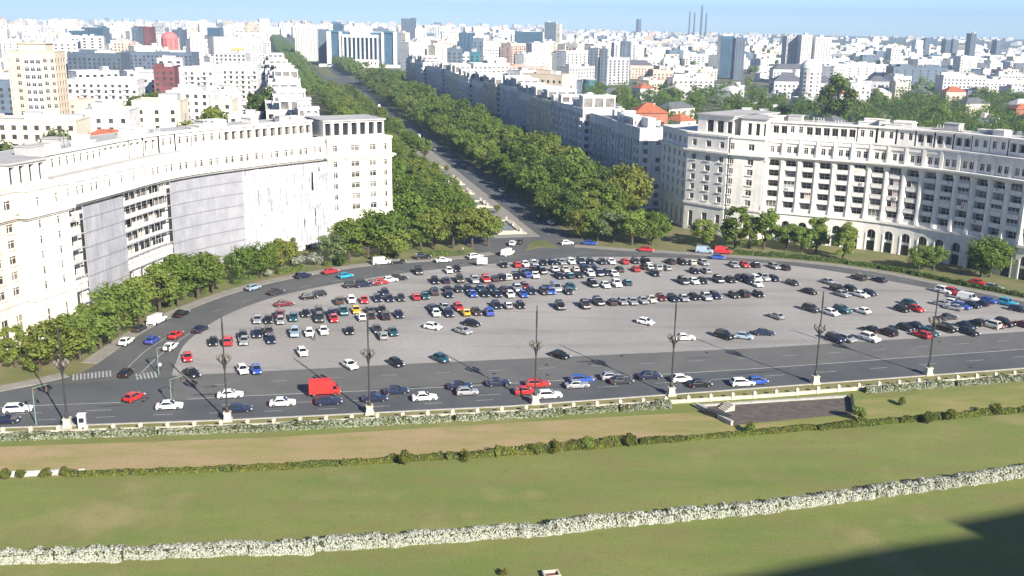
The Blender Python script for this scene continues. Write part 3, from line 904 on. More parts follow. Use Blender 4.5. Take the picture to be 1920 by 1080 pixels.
# ------------------------------------------------------------------ trees
def leaf_mat(name, a, b, tr=0.42, ov=0.14):
    return mat(name, a, 0.75, col2=b, scale=0.55, trans=tr, objvar=ov, spec=0.2, detail=3, contrast=0.3)
LEAF = {
    'green': leaf_mat('leaf_green', (0.115, 0.175, 0.030), (0.175, 0.240, 0.048)),
    'fresh': leaf_mat('leaf_fresh', (0.160, 0.225, 0.042), (0.235, 0.300, 0.070)),
    'olive': leaf_mat('leaf_olive', (0.158, 0.195, 0.036), (0.225, 0.255, 0.055)),
    'dark': leaf_mat('leaf_dark', (0.072, 0.118, 0.030), (0.112, 0.165, 0.042)),
    'grey': leaf_mat('leaf_grey', (0.155, 0.205, 0.085), (0.215, 0.255, 0.120)),
}
ADJ = {'green': 'mid green', 'fresh': 'fresh green', 'olive': 'olive yellow', 'dark': 'dark green', 'grey': 'grey green'}

def leaf_quads(rr, mb, c, r, n, size, flat=0.85):
    for _ in range(n):
        u = Vector((rr.gauss(0, 1), rr.gauss(0, 1), rr.gauss(0, 1)))
        u.normalize(); p = Vector(c) + Vector((u.x, u.y, u.z * flat)) * (r * (rr.random() ** 0.4))
        nrm = (u + Vector((rr.uniform(-.8, .8), rr.uniform(-.8, .8), rr.uniform(-.4, 1.0)))).normalized()
        a = nrm.orthogonal().normalized(); a.rotate(Matrix.Rotation(rr.uniform(0, 6.28), 3, nrm)); b = nrm.cross(a)
        s = size * rr.uniform(.6, 1.3); a = a * s; b = b * (s * rr.uniform(.5, .9))
        mb.poly([p - a, p - b * .8 + a * .1, p + a, p + b])

def make_tree(seed, shape, nclump, nleaf, size):
    """unit tree: total height 10, crown radius about 3.4"""
    rr = random.Random(seed); tr = MB(); cr = MB()
    th = {'round': 2.1, 'tall': 1.3, 'wide': 2.2}[shape]
    rad = {'round': 3.5, 'tall': 2.5, 'wide': 4.4}[shape]
    tr.tube((0, 0, -.1), (rr.uniform(-.1, .1), rr.uniform(-.1, .1), th), .30, .20, 7)
    tr.tube((0, 0, th), (rr.uniform(-.3, .3), rr.uniform(-.3, .3), 7.2), .20, .07, 6)
    cz = (th + 10) / 2 - .1; hz = (10 - th) / 2 + .35
    for k in range(nclump):
        an = rr.uniform(0, 6.28); v = rr.uniform(-1, 1); rr_ = math.sqrt(max(0, 1 - v * v)) if shape != 'tall' else (1 - .35 * max(0, v)) * (1 - max(0, abs(v) - .7))
        q = rr.uniform(.5, .86)
        c = Vector((math.cos(an) * rr_ * rad * q, math.sin(an) * rr_ * rad * q, cz + v * hz * (.80 if q > .7 else .55)))
        leaf_quads(rr, cr, c, rr.uniform(.85, 1.5) * rad / 3.4, nleaf, size)
        if k % 2 == 0: tr.tube((0, 0, rr.uniform(th * .8, th + 2)), tuple(c * .92), .10, .03, 5)
    return tr.mesh('trunk', M_BARK), cr.mesh('crown', LEAF['green'])

TREES = {}
for kind, shape in (('round', 'round'), ('tall', 'tall'), ('wide', 'wide')):
    for v in range(4):
        tk, cw = make_tree(100 + v * 7 + len(kind), shape, 24 + v * 5, 125 - v * 8, 0.27)
        for col in LEAF:
            c2 = cw.copy() if col != 'green' else cw
            if col != 'green': c2.materials[0] = LEAF[col]
            TREES[kind, v, col] = (tk, c2)

trng = random.Random(5)
N_TREES = [0]
def tree(p, h, col, label, group, shape=None, wide=1.0, name='broadleaf_tree'):
    shape = shape or trng.choice(['round', 'round', 'wide', 'tall'])
    tk, cw = TREES[shape, trng.randrange(4), col]
    root = empty(name, (p[0], p[1], 0.0), trng.uniform(0, 6.28))
    s = h / 10.0
    root.scale = (s * wide, s * wide, s)
    tag(root, label, 'tree', group)
    obj('trunk', tk, root); obj('crown', cw, root)
    N_TREES[0] += 1
    return root

# boulevard plantation, right of the carriageway, three rows; left of the median, two rows
def row_trees(s, t0, t1, step0, step1, h0, h1, rowname, side, cols):
    t = t0; k = 0
    while t < t1:
        k += 1
        col = trng.choice(cols)
        p = TS(t + trng.uniform(-1.5, 1.5), s + trng.uniform(-1.6, 1.6))
        h = trng.uniform(h0, h1)
        tree(p, h, col, f'{ADJ[col]} tree, {ordinal(k)} from the square in the {rowname}', f'trees along the {side} of the boulevard', None, 1.12)
        t += step0 + (step1 - step0) * (t - t0) / (t1 - t0)
gc = ['green', 'green', 'fresh', 'green', 'dark', 'olive']
row_trees(21, 16, 780, 9.5, 22, 9.5, 15, 'right-hand row beside the carriageway', 'right', gc)
row_trees(31, 14, 780, 10, 24, 13.5, 18.5, 'middle row of the right-hand plantation', 'right', gc)
row_trees(40, 24, 720, 10.5, 24, 15, 20, 'right-hand row nearest the shaded houses', 'right', gc)
row_trees(-20, 14, 600, 10, 24, 11, 14, 'left-hand row beside the median', 'left', gc + ['olive'])
row_trees(-29, 16, 600, 11, 26, 12, 16, 'left-hand row nearest the houses', 'left', gc)

row_trees(-2, 185, 640, 13, 22, 8, 11, 'single row on the far median', 'left', gc)
row_trees(-12.5, 26, 640, 12, 24, 8, 11, 'small row against the median', 'left', gc)
# forecourt trees: pixel of the foot, height in metres, foliage, label
FORE = [
    (30, 690, 9, 'olive', 'thin olive tree at the far left corner of the square'), (75, 698, 8.5, 'olive', 'olive tree by the left kerb, second from the picture edge'),
    (118, 694, 11, 'olive', 'broad olive tree above the left crossing'), (150, 676, 12, 'fresh', 'fresh green tree left of the crossing stripes'),
    (190, 655, 12.5, 'fresh', 'large fresh green tree behind the parked white saloon'), (225, 628, 12, 'fresh', 'fresh green tree behind the white van'),
    (262, 606, 11, 'fresh', 'fresh green tree left of the white van'), (300, 586, 12, 'fresh', 'tall fresh tree in front of the exposed balconies'),
    (335, 574, 13, 'green', 'tall green tree before the grey netting'), (372, 560, 13, 'green', 'green tree left of the gap in the netting trees'),
    (400, 550, 10, 'fresh', 'small fresh tree at the right end of the left clump'), (170, 640, 9, 'olive', 'low olive tree against the left crescent arches'),
    (455, 528, 9, 'green', 'small green tree before the white sheeting'), (490, 522, 9.5, 'green', 'green tree beside the silvery shrub'),
    (525, 512, 9, 'olive', 'pale olive tree left of the silvery shrub'), (545, 500, 8, 'olive', 'slender olive tree behind the silvery shrub'),
    (625, 496, 9, 'grey', 'grey green tree right of the silvery shrub'), (655, 492, 12, 'green', 'dense green tree before the left corner pavilion'),
    (690, 484, 12, 'green', 'green tree left of the tall dark poplar'), (716, 482, 14.5, 'green', 'tall tree at the corner of the left crescent'),
    (742, 486, 9, 'fresh', 'low fresh tree beside the pink parasol'), (790, 470, 11, 'green', 'green tree right of the pink parasol'),
    (815, 468, 12, 'olive', 'olive tree by the left corner of the boulevard'), (850, 466, 13, 'olive', 'yellowish tree left of the boulevard mouth'),
    (885, 464, 13, 'olive', 'second yellowish tree at the boulevard mouth'), (915, 462, 10, 'fresh', 'fresh tree nearest the junction on the left'),
    (760, 440, 14, 'green', 'large green tree behind the left corner pavilion'), (790, 430, 15, 'dark', 'dark tree behind the white parasol'),
    (830, 425, 15, 'green', 'tall green tree above the yellowish trees'), (750, 412, 13, 'grey', 'grey green tree against the left pavilion end'),
    (1090, 448, 9, 'olive', 'olive bushy tree at the right corner of the boulevard mouth'), (1120, 452, 10, 'fresh', 'fresh tree right of the blue parked car'),
    (1150, 456, 11.5, 'grey', 'pale grey green tree near the right junction'), (1185, 460, 11.5, 'fresh', 'round fresh tree above the red parked car'),
    (1222, 460, 10, 'green', 'green tree left of the shaded side wall'), (1105, 430, 13, 'olive', 'brownish olive tree behind the right junction trees'),
    (1060, 425, 12, 'green', 'green tree at the start of the right plantation'), (1140, 430, 13, 'green', 'green tree before the dark gap of the boulevard'),
    (1318, 464, 10, 'fresh', 'round fresh tree before the right corner pavilion'), (1378, 468, 13, 'green', 'tallest green tree before the right crescent'),
    (1405, 466, 10, 'fresh', 'fresh tree beside the tallest tree of the right crescent'), (1432, 468, 12.5, 'green', 'green tree before the first columns of the right crescent'),
    (1474, 470, 9.5, 'fresh', 'small fresh tree before the second arch'), (1502, 474, 9, 'fresh', 'low fresh tree before the third arch'),
    (1530, 474, 11, 'fresh', 'fresh tree before the fourth arch of the right crescent'), (1580, 486, 11, 'fresh', 'narrow fresh tree between two open arches'),
    (1722, 508, 7, 'green', 'small green tree right of the arched doorway'), (1750, 508, 8, 'fresh', 'small fresh tree at the middle of the right arches'),
    (1855, 520, 11, 'green', 'green tree near the right end of the crescent'), (1838, 520, 7.5, 'green', 'low green tree leaning on the right-end tree'),
]
for px, py, h, col, lab in FORE:
    tree(G(px, py), h * (0.92 if px < 420 else 1.0), col, lab, 'trees in front of the crescents', 'tall' if ('narrow' in lab or 'slender' in lab or 'poplar' in lab) else None, 1.28)

# ------------------------------------------------------------------ hedges
M_BLOOM = mat('white_blossom', (0.50, 0.50, 0.44), 0.8, col2=(0.34, 0.36, 0.28), scale=1.3, trans=0.2, spec=0.2, objvar=0.08)
M_SILVER = mat('silver_leaf', (0.20, 0.235, 0.165), 0.8, col2=(0.34, 0.36, 0.285), scale=0.9, trans=0.2, spec=0.2, objvar=0.12)
M_HEDGE = mat('hedge_leaf', (0.070, 0.095, 0.014), 0.8, col2=(0.125, 0.125, 0.026), scale=0.5, trans=0.25, spec=0.2, objvar=0.18)
M_CORE = mat('hedge_core', (0.035, 0.042, 0.018), 0.95)
def hedge_mesh(seed, L, w, h, leaf, dens, mats, mixr=0.25, lumps=0.25):
    """clipped but uneven hedge along x: twiggy core, leaf faces over it"""
    rr = random.Random(seed); core = MB(); mb = MB()
    nseg = max(2, int(L / 1.1)); prof = [(1 + rr.uniform(-lumps, lumps * .6), 1 + rr.uniform(-lumps, lumps * .6), rr.uniform(-.1, .1) * w) for _ in range(nseg + 1)]
    def at(u):
        f = u * nseg; i = min(int(f), nseg - 1); t = f - i; t = t * t * (3 - 2 * t)
        return [prof[i][k] * (1 - t) + prof[i + 1][k] * t for k in range(3)]
    for i in range(nseg):
        u = (i + .5) / nseg; a, b, c = at(u)
        core.box(-L / 2 + L * i / nseg, -L / 2 + L * (i + 1) / nseg, c - w * a * .36, c + w * a * .36, 0, h * b * .78)
    n = int(L * (w + 2 * h) * dens)
    for _ in range(n):
        u = rr.random(); a, b, c = at(u); x = -L / 2 + L * u
        end = min(1.0, min(u, 1 - u) * L / (.3 * w) + .62); a *= end; b *= (.6 + .4 * end)
        th = rr.uniform(-.15, math.pi + .15)
        ct, st = math.cos(th), math.sin(th)
        k = 1 / max(.55, (abs(ct) ** 3 + abs(st) ** 3) ** (1 / 3)); rad = rr.uniform(.72, 1.07)
        p = Vector((x, c + ct * k * w * .5 * a * rad, max(.03, st * k * h * b * rad * .95)))
        nrm = Vector((rr.uniform(-.7, .7), ct + rr.uniform(-.7, .7), st + rr.uniform(-.5, .7))).normalized()
        A = nrm.orthogonal().normalized(); A.rotate(Matrix.Rotation(rr.uniform(0, 6.28), 3, nrm)); B = nrm.cross(A)
        s = leaf * rr.uniform(.6, 1.4); A = A * s; B = B * s * .8
        mb.poly([p - A, p - B, p + A, p + B], 1 if rr.random() < mixr else 0)
    return core.mesh('stems', M_CORE), mb.mesh('foliage', mats)

def place_hedges(line, variants, L, name, labelfn, group, skip=lambda px: False, cat='hedge', jitter=0.0, zscale=lambda px: 1.0):
    k = 0
    for p, t in along(line, L):
        c = p + t * (L / 2 + trng.uniform(-.35, .35)); px = proj(c)[0]
        if px < -90 or px > 2010 or skip(px): continue
        k += 1
        st, fo = trng.choice(variants)
        rz = math.atan2(t.y, t.x) + (math.pi if trng.random() < .5 else 0)
        j = trng.uniform(-jitter, jitter)
        root = empty(name, (c.x - t.y * j, c.y + t.x * j, 0.02), rz + trng.uniform(-.01, .01))
        root.scale = (1.0, trng.uniform(.9, 1.1), zscale(px) * trng.uniform(.93, 1.07))
        tag(root, labelfn(k, px), cat, group)
        obj('foliage', fo, root); obj('stems', st, root)

white_v = [hedge_mesh(s, 8.2, 1.85, 1.5, .13, 90, [M_BLOOM, M_HEDGE], .08, .24) for s in range(1, 8)]
place_hedges(hedge_white, white_v, 7.75, 'flowering_hedge', lambda k, px: f'white flowering hedge clump on the near lawn, {ordinal(k)} from the left', 'white hedge across the near lawn', jitter=.12)
silver_v = [hedge_mesh(s, 9.2, 1.5, 1.15, .16, 55, [M_SILVER, M_HEDGE], .34, .3) for s in range(11, 15)]
sil_line = offset_line(wall_line, -1.6)
place_hedges(sil_line, silver_v, 9.4, 'silver_hedge', lambda k, px: f'silvery grey hedge length under the pale wall, {ordinal(k)} from the left', 'silvery hedge below the wall',
             skip=lambda px: 1285 < px < 1640)
green_v = [hedge_mesh(s, 7.6, 1.25, .85, .15, 58, [M_HEDGE, LEAF['fresh']], .25, .3) for s in range(21, 25)]
def green_z(px): return 1.9 if 965 < px < 1200 else (1.35 if (740 < px < 965 or px > 1590) else 1.0)
place_hedges(hedge_green, green_v, 7.7, 'green_hedge', lambda k, px: f'low green hedge length between the lawns, {ordinal(k)} from the left', 'green hedge between the lawns',
             skip=lambda px: px < 128, zscale=green_z)
# single bushes
def bush_mesh(seed, leafm):
    rr = random.Random(seed); mb = MB(); st = MB()
    for k in range(9):
        an = rr.uniform(0, 6.28); q = rr.uniform(.2, .6); c = Vector((math.cos(an) * q, math.sin(an) * q, rr.uniform(.55, 1.35)))
        leaf_quads(rr, mb, c, rr.uniform(.4, .6), 110, .12); st.tube((0, 0, 0), tuple(c), .05, .02, 5)
    return st.mesh('stems', M_BARK), mb.mesh('foliage', leafm)
bush_g = [bush_mesh(s, M_HEDGE) for s in (1, 2)]; bush_f = [bush_mesh(3, LEAF['fresh'])]; bush_s = [bush_mesh(4, M_SILVER)]; bush_d = [bush_mesh(5, LEAF['dark'])]
def bush(px, py, r, v, lab, group=None):
    p = G(px, py); st, fo = trng.choice(v); root = empty('shrub', (p.x, p.y, .02), trng.uniform(0, 6)); root.scale = (r, r, r)
    tag(root, lab, 'shrub', group); obj('foliage', fo, root); obj('stems', st, root)
for px, py, r, v, lab in [
    (760, 872, 1.35, bush_g, 'round green shrub standing above the hedge left of centre'), (872, 864, 1.2, bush_g, 'broad shrub in the green hedge near the centre'),
    (1000, 852, 1.2, bush_g, 'shrub at the left end of the tall hedge'), (1040, 848, 1.35, bush_g, 'second shrub of the tall hedge part'),
    (1100, 844, 1.3, bush_f, 'fresh green shrub in the tall hedge'), (1180, 838, 1.3, bush_g, 'shrub at the right end of the tall hedge'),
    (1612, 790, 1.7, bush_f, 'leafy bright shrub beside the sunken yard'), (1740, 795, 1.25, bush_g, 'ball shaped bush on the right, leftmost of three'),
    (1780, 788, 1.2, bush_g, 'ball shaped bush on the right, middle of three'), (1866, 779, 1.3, bush_g, 'ball shaped bush on the right, rightmost of three'),
    (12, 900, 1.0, bush_g, 'small bush among white kerb stones, leftmost'), (40, 897, .85, bush_g, 'small bush among white kerb stones, second'),
    (85, 896, .95, bush_g, 'small bush among white kerb stones, third'), (122, 894, .9, bush_g, 'small bush among white kerb stones, fourth'),
    (560, 500, 2.2, bush_s, 'silvery shrub before the white sheeting, left half'), (592, 498, 2.3, bush_s, 'silvery shrub before the white sheeting, right half'),
    (640, 500, 1.9, bush_d, 'dark shrub right of the silvery shrub'), (500, 520, 1.5, bush_s, 'small silvery shrub left of the parked navy car'),
    (1405, 812, 1.1, bush_f, 'low shrub below the sunken yard'), (1690, 760, .9, bush_g, 'small shrub under the right wall'),
    (944, 1080, .6, bush_g, 'small bush at the bottom edge of the near lawn'),
]: bush(px, py, r, v, lab)
dark_v = [hedge_mesh(s, 8.4, 1.6, 1.3, .22, 26, [LEAF['dark'], LEAF['green']], .3, .3) for s in range(31, 34)]
rl = [p for p in offset_line(arc_outer, 5.2) if proj(p)[0] > 1290]
place_hedges(rl, dark_v, 8.6, 'dark_hedge', lambda k, px: f'dark clipped hedge before the right crescent, {ordinal(k)} from the left', 'dark hedge before the right crescent')
ll = [p for p in offset_line(arc_outer, 6.5) if 250 < proj(p)[0] < 800]
place_hedges(ll, dark_v, 14.0, 'dark_hedge', lambda k, px: f'dark shrub bed behind the left kerb, {ordinal(k)} from the left', 'shrub beds before the left crescent')

# ------------------------------------------------------------------ the city
CITY = {
    'white': mat('city_white', (0.66, 0.655, 0.64), 0.85, var=0.12, scale=0.12, objvar=0.10, streak=0.45),
    'cream': mat('city_cream', (0.67, 0.61, 0.49), 0.85, var=0.1, scale=0.12, objvar=0.08, streak=0.4),
    'grey': mat('city_grey', (0.42, 0.42, 0.43), 0.85, var=0.1, scale=0.12, objvar=0.12),
    'tan': mat('city_tan', (0.58, 0.49, 0.375), 0.85, var=0.08, scale=0.12, objvar=0.06),
    'pink': mat('city_pink', (0.60, 0.45, 0.38), 0.85, var=0.08, scale=0.12),
    'brick': mat('city_brick', (0.30, 0.13, 0.085), 0.85, var=0.15, scale=0.2),
    'slateshade': mat('city_slateshade', (0.10, 0.13, 0.175), 0.6, var=0.15, scale=0.15, objvar=0.15),  # slate tone of dark towers; on the hall it is shade painted in
    'blueglass': mat('city_blueglass', (0.055, 0.11, 0.165), 0.25, spec=0.7, var=0.2, scale=0.1),
    'tealglass': mat('city_tealglass', (0.05, 0.15, 0.18), 0.25, spec=0.7, var=0.2, scale=0.1),
    'coral': mat('city_coral', (0.62, 0.17, 0.16), 0.7, var=0.08, scale=0.1),
    'maroon': mat('city_maroon', (0.16, 0.06, 0.065), 0.8, var=0.2, scale=0.1),
    'mint': mat('city_mint', (0.50, 0.64, 0.56), 0.85, var=0.08, scale=0.12),
    'yellow': mat('city_yellow', (0.70, 0.45, 0.06), 0.7),
}
CW = {'white': 'white', 'cream': 'cream', 'grey': 'grey', 'tan': 'tan', 'pink': 'pinkish', 'brick': 'brick red', 'slateshade': 'slate blue', 'blueglass': 'blue glass',
      'tealglass': 'teal glass', 'coral': 'coral red', 'maroon': 'maroon', 'mint': 'pale mint', 'yellow': 'yellow'}
foot = []
crng = random.Random(77)

def block(name, label, cat, cx, cy, w, d, h, rz, col, roof='flat', fl=3.1, bay=3.6, win=1.6, group=None, single=False, balc=False, glass=None, roofm=None, hut=True, far=False, allsides=False):
    root = empty(name, (cx, cy, 0), rz); tag(root, label, cat, group)
    wm = CITY[col]; mb = MB(); panes = MB(); bl = MB()
    nfl = max(1, int((h - .6) / fl)); plist = []
    for sidx, (P, ex, n, W) in enumerate((((-w / 2, -d / 2, 0), (1, 0, 0), (0, -1, 0), w), ((w / 2, -d / 2, 0), (0, 1, 0), (1, 0, 0), d),
                                          ((w / 2, d / 2, 0), (-1, 0, 0), (0, 1, 0), w), ((-w / 2, d / 2, 0), (0, -1, 0), (-1, 0, 0), d))):
        hs = []
        if sidx != 2:
            nb = max(1, int(W / bay)); st = W / nb
            for f in range(nfl):
                for k in range(nb):
                    if sidx in (1, 3) and (k % 2 or crng.random() < .25) and not single and not allsides: continue
                    if not single and crng.random() < .06: continue
                    ww = min(win, st * .8); xc = (k + .5) * st
                    hs.append((xc - ww / 2, xc + ww / 2, f * fl + .95, f * fl + .95 + min(1.7, fl * .56)))
        mb.holes(P, ex, n, W, h, hs, .3)
        P = Vector(P); ex = Vector(ex); n = Vector(n)
        for a, b, c, e in hs:
            q = [P + ex * a - n * .3 + Vector((0, 0, c)), P + ex * b - n * .3 + Vector((0, 0, c)), P + ex * b - n * .3 + Vector((0, 0, e)), P + ex * a - n * .3 + Vector((0, 0, e))]
            if single and sidx == 0: plist.append(((a + b) / 2, c, b - a, e - c))
            else: panes.quad(*q)
        if balc and sidx == 0:
            for f in range(1, nfl):
                for k in range(0, nb, 2):
                    x0 = -w / 2 + k * st + .2; bl.box(x0, x0 + st - .4, -d / 2 - 1.1, -d / 2 - .01, f * fl, f * fl + 1.0)
    mb.build('wall', wm, root)
    if panes.f: tag(panes.build('window_panes', glass or M_GLASSB, root), kind='stuff')
    for xc, z0, ww, hh in plist:
        obj('window', cached(('cw', round(ww, 2), round(hh, 2)), lambda: window_mesh(ww, hh, M_GLASS)), root, (-(xc - w / 2) * -1, -d / 2 + .3, z0), math.pi)
    if bl.f: tag(bl.build('balconies', wm, root), kind='stuff')
    rm = MB(); rmat = roofm or M_ROOF
    if roof == 'flat':
        rm.quad((-w / 2, -d / 2, h - .5), (w / 2, -d / 2, h - .5), (w / 2, d / 2, h - .5), (-w / 2, d / 2, h - .5))
        r = rm.build('roof', rmat, root)
        pm_ = MB(); o = .18
        pm_.box(-w / 2 - o, w / 2 + o, -d / 2 - o, -d / 2 + .25, h - .02, h + .35); pm_.box(-w / 2 - o, w / 2 + o, d / 2 - .25, d / 2 + o, h - .02, h + .35)
        pm_.box(-w / 2 - o, -w / 2 + .25, -d / 2 + .25, d / 2 - .25, h - .02, h + .35); pm_.box(w / 2 - .25, w / 2 + o, -d / 2 + .25, d / 2 - .25, h - .02, h + .35)
        pm_.build('parapet', wm, root)
        if hut:
            for _ in range(crng.randrange(1, 4)):
                hw, hd, hh = crng.uniform(1.4, max(1.6, w * .2)), crng.uniform(1.2, max(1.4, d * .22)), crng.uniform(1.6, 3.6)
                x, y = crng.uniform(-w / 2 + hw + .5, w / 2 - hw - .5), crng.uniform(-d / 2 + hd + .5, d / 2 - hd - .5)
                q = MB(); q.box(-hw, hw, -hd, hd, 0, hh); q.box(-hw - .15, hw + .15, -hd - .15, hd + .15, hh, hh + .15)
                q.build('roof_hut', crng.choice([wm, CITY['white'], CITY['grey']]), r, (x, y, h - .49))
    elif roof == 'hip':
        o = .5; rh = min(w, d) * .32; e = min(w, d) * .48
        if w >= d: a, b = (-w / 2 + e, 0), (w / 2 - e, 0)
        else: a, b = (0, -d / 2 + e), (0, d / 2 - e)
        c = [(-w / 2 - o, -d / 2 - o, h), (w / 2 + o, -d / 2 - o, h), (w / 2 + o, d / 2 + o, h), (-w / 2 - o, d / 2 + o, h)]
        A = (a[0], a[1], h + rh); B = (b[0], b[1], h + rh)
        if w >= d: rm.poly([c[0], c[1], B, A]); rm.poly([c[2], c[3], A, B]); rm.poly([c[1], c[2], B]); rm.poly([c[3], c[0], A])
        else: rm.poly([c[0], c[1], A]); rm.poly([c[2], c[3], B]); rm.poly([c[1], c[2], B, A]); rm.poly([c[3], c[0], A, B])
        rm.poly(c)
        r = rm.build('roof', rmat, root)
        q = MB(); q.box(-.4, .4, -.4, .4, 0, 1.8); q.build('chimney', CITY['grey'], r, (w * .2, d * .12, h + rh * .45))
    foot.append((cx, cy, max(w, d) * .5 + 4))
    return root

def pxblock(px0, px1, py, D, depth, col, label, rz=0.0, cat='building', name='city_block', **k):
    """city building from its place in the view: left/right edge, top edge, distance"""
    a = at_depth(px0, py, D); b = at_depth(px1, py, D); c = (a + b) / 2
    w = (b.x - a.x); r = math.atan2(-c.x, c.y) if rz is None else rz
    return block(name, label, cat, c.x, c.y + depth / 2, w, depth, max(4, c.z), r, col, **k)

# --- left side, by hand
tw = pxblock(12, 100, 97, 430, 11, 'tan', 'tall tan tower block with white window panels at the far left', 0.03, name='tower_block', single=True, bay=2.6, win=1.5, hut=False)
def tower_extra():
    a = at_depth(12, 97, 430); b = at_depth(100, 97, 430); w = b.x - a.x; h = ((a + b) / 2).z
    q = MB(); q.box(-w * .16, w * .2, -5.85, -5.52, 12, h - 1.6); pn = q.build('white_panel', CITY['white'], tw)
    for f in range(int((h - 14) / 3.1)):
        for k in range(3):
            obj('window', cached(('twp',), lambda: window_mesh(1.6, 1.7, M_GLASS)), pn, (-w * .16 + 1.2 + k * 2.4, -5.86, 12.9 + f * 3.1), math.pi)
    q = MB(); q.box(-w * .28, w * .3, -4, 4, h, h + 3.2); q.box(-w * .31, w * .33, -4.6, 4.6, h + 3.2, h + 3.6); q.build('penthouse', CITY['tan'], tw)
    for x in (-w * .42, w * .38):
        q = MB(); q.box(x - .5, x + .5, -5.8, -5.52, 6, h - .6); q.build('pilaster', CITY['cream'], tw)
tower_extra()
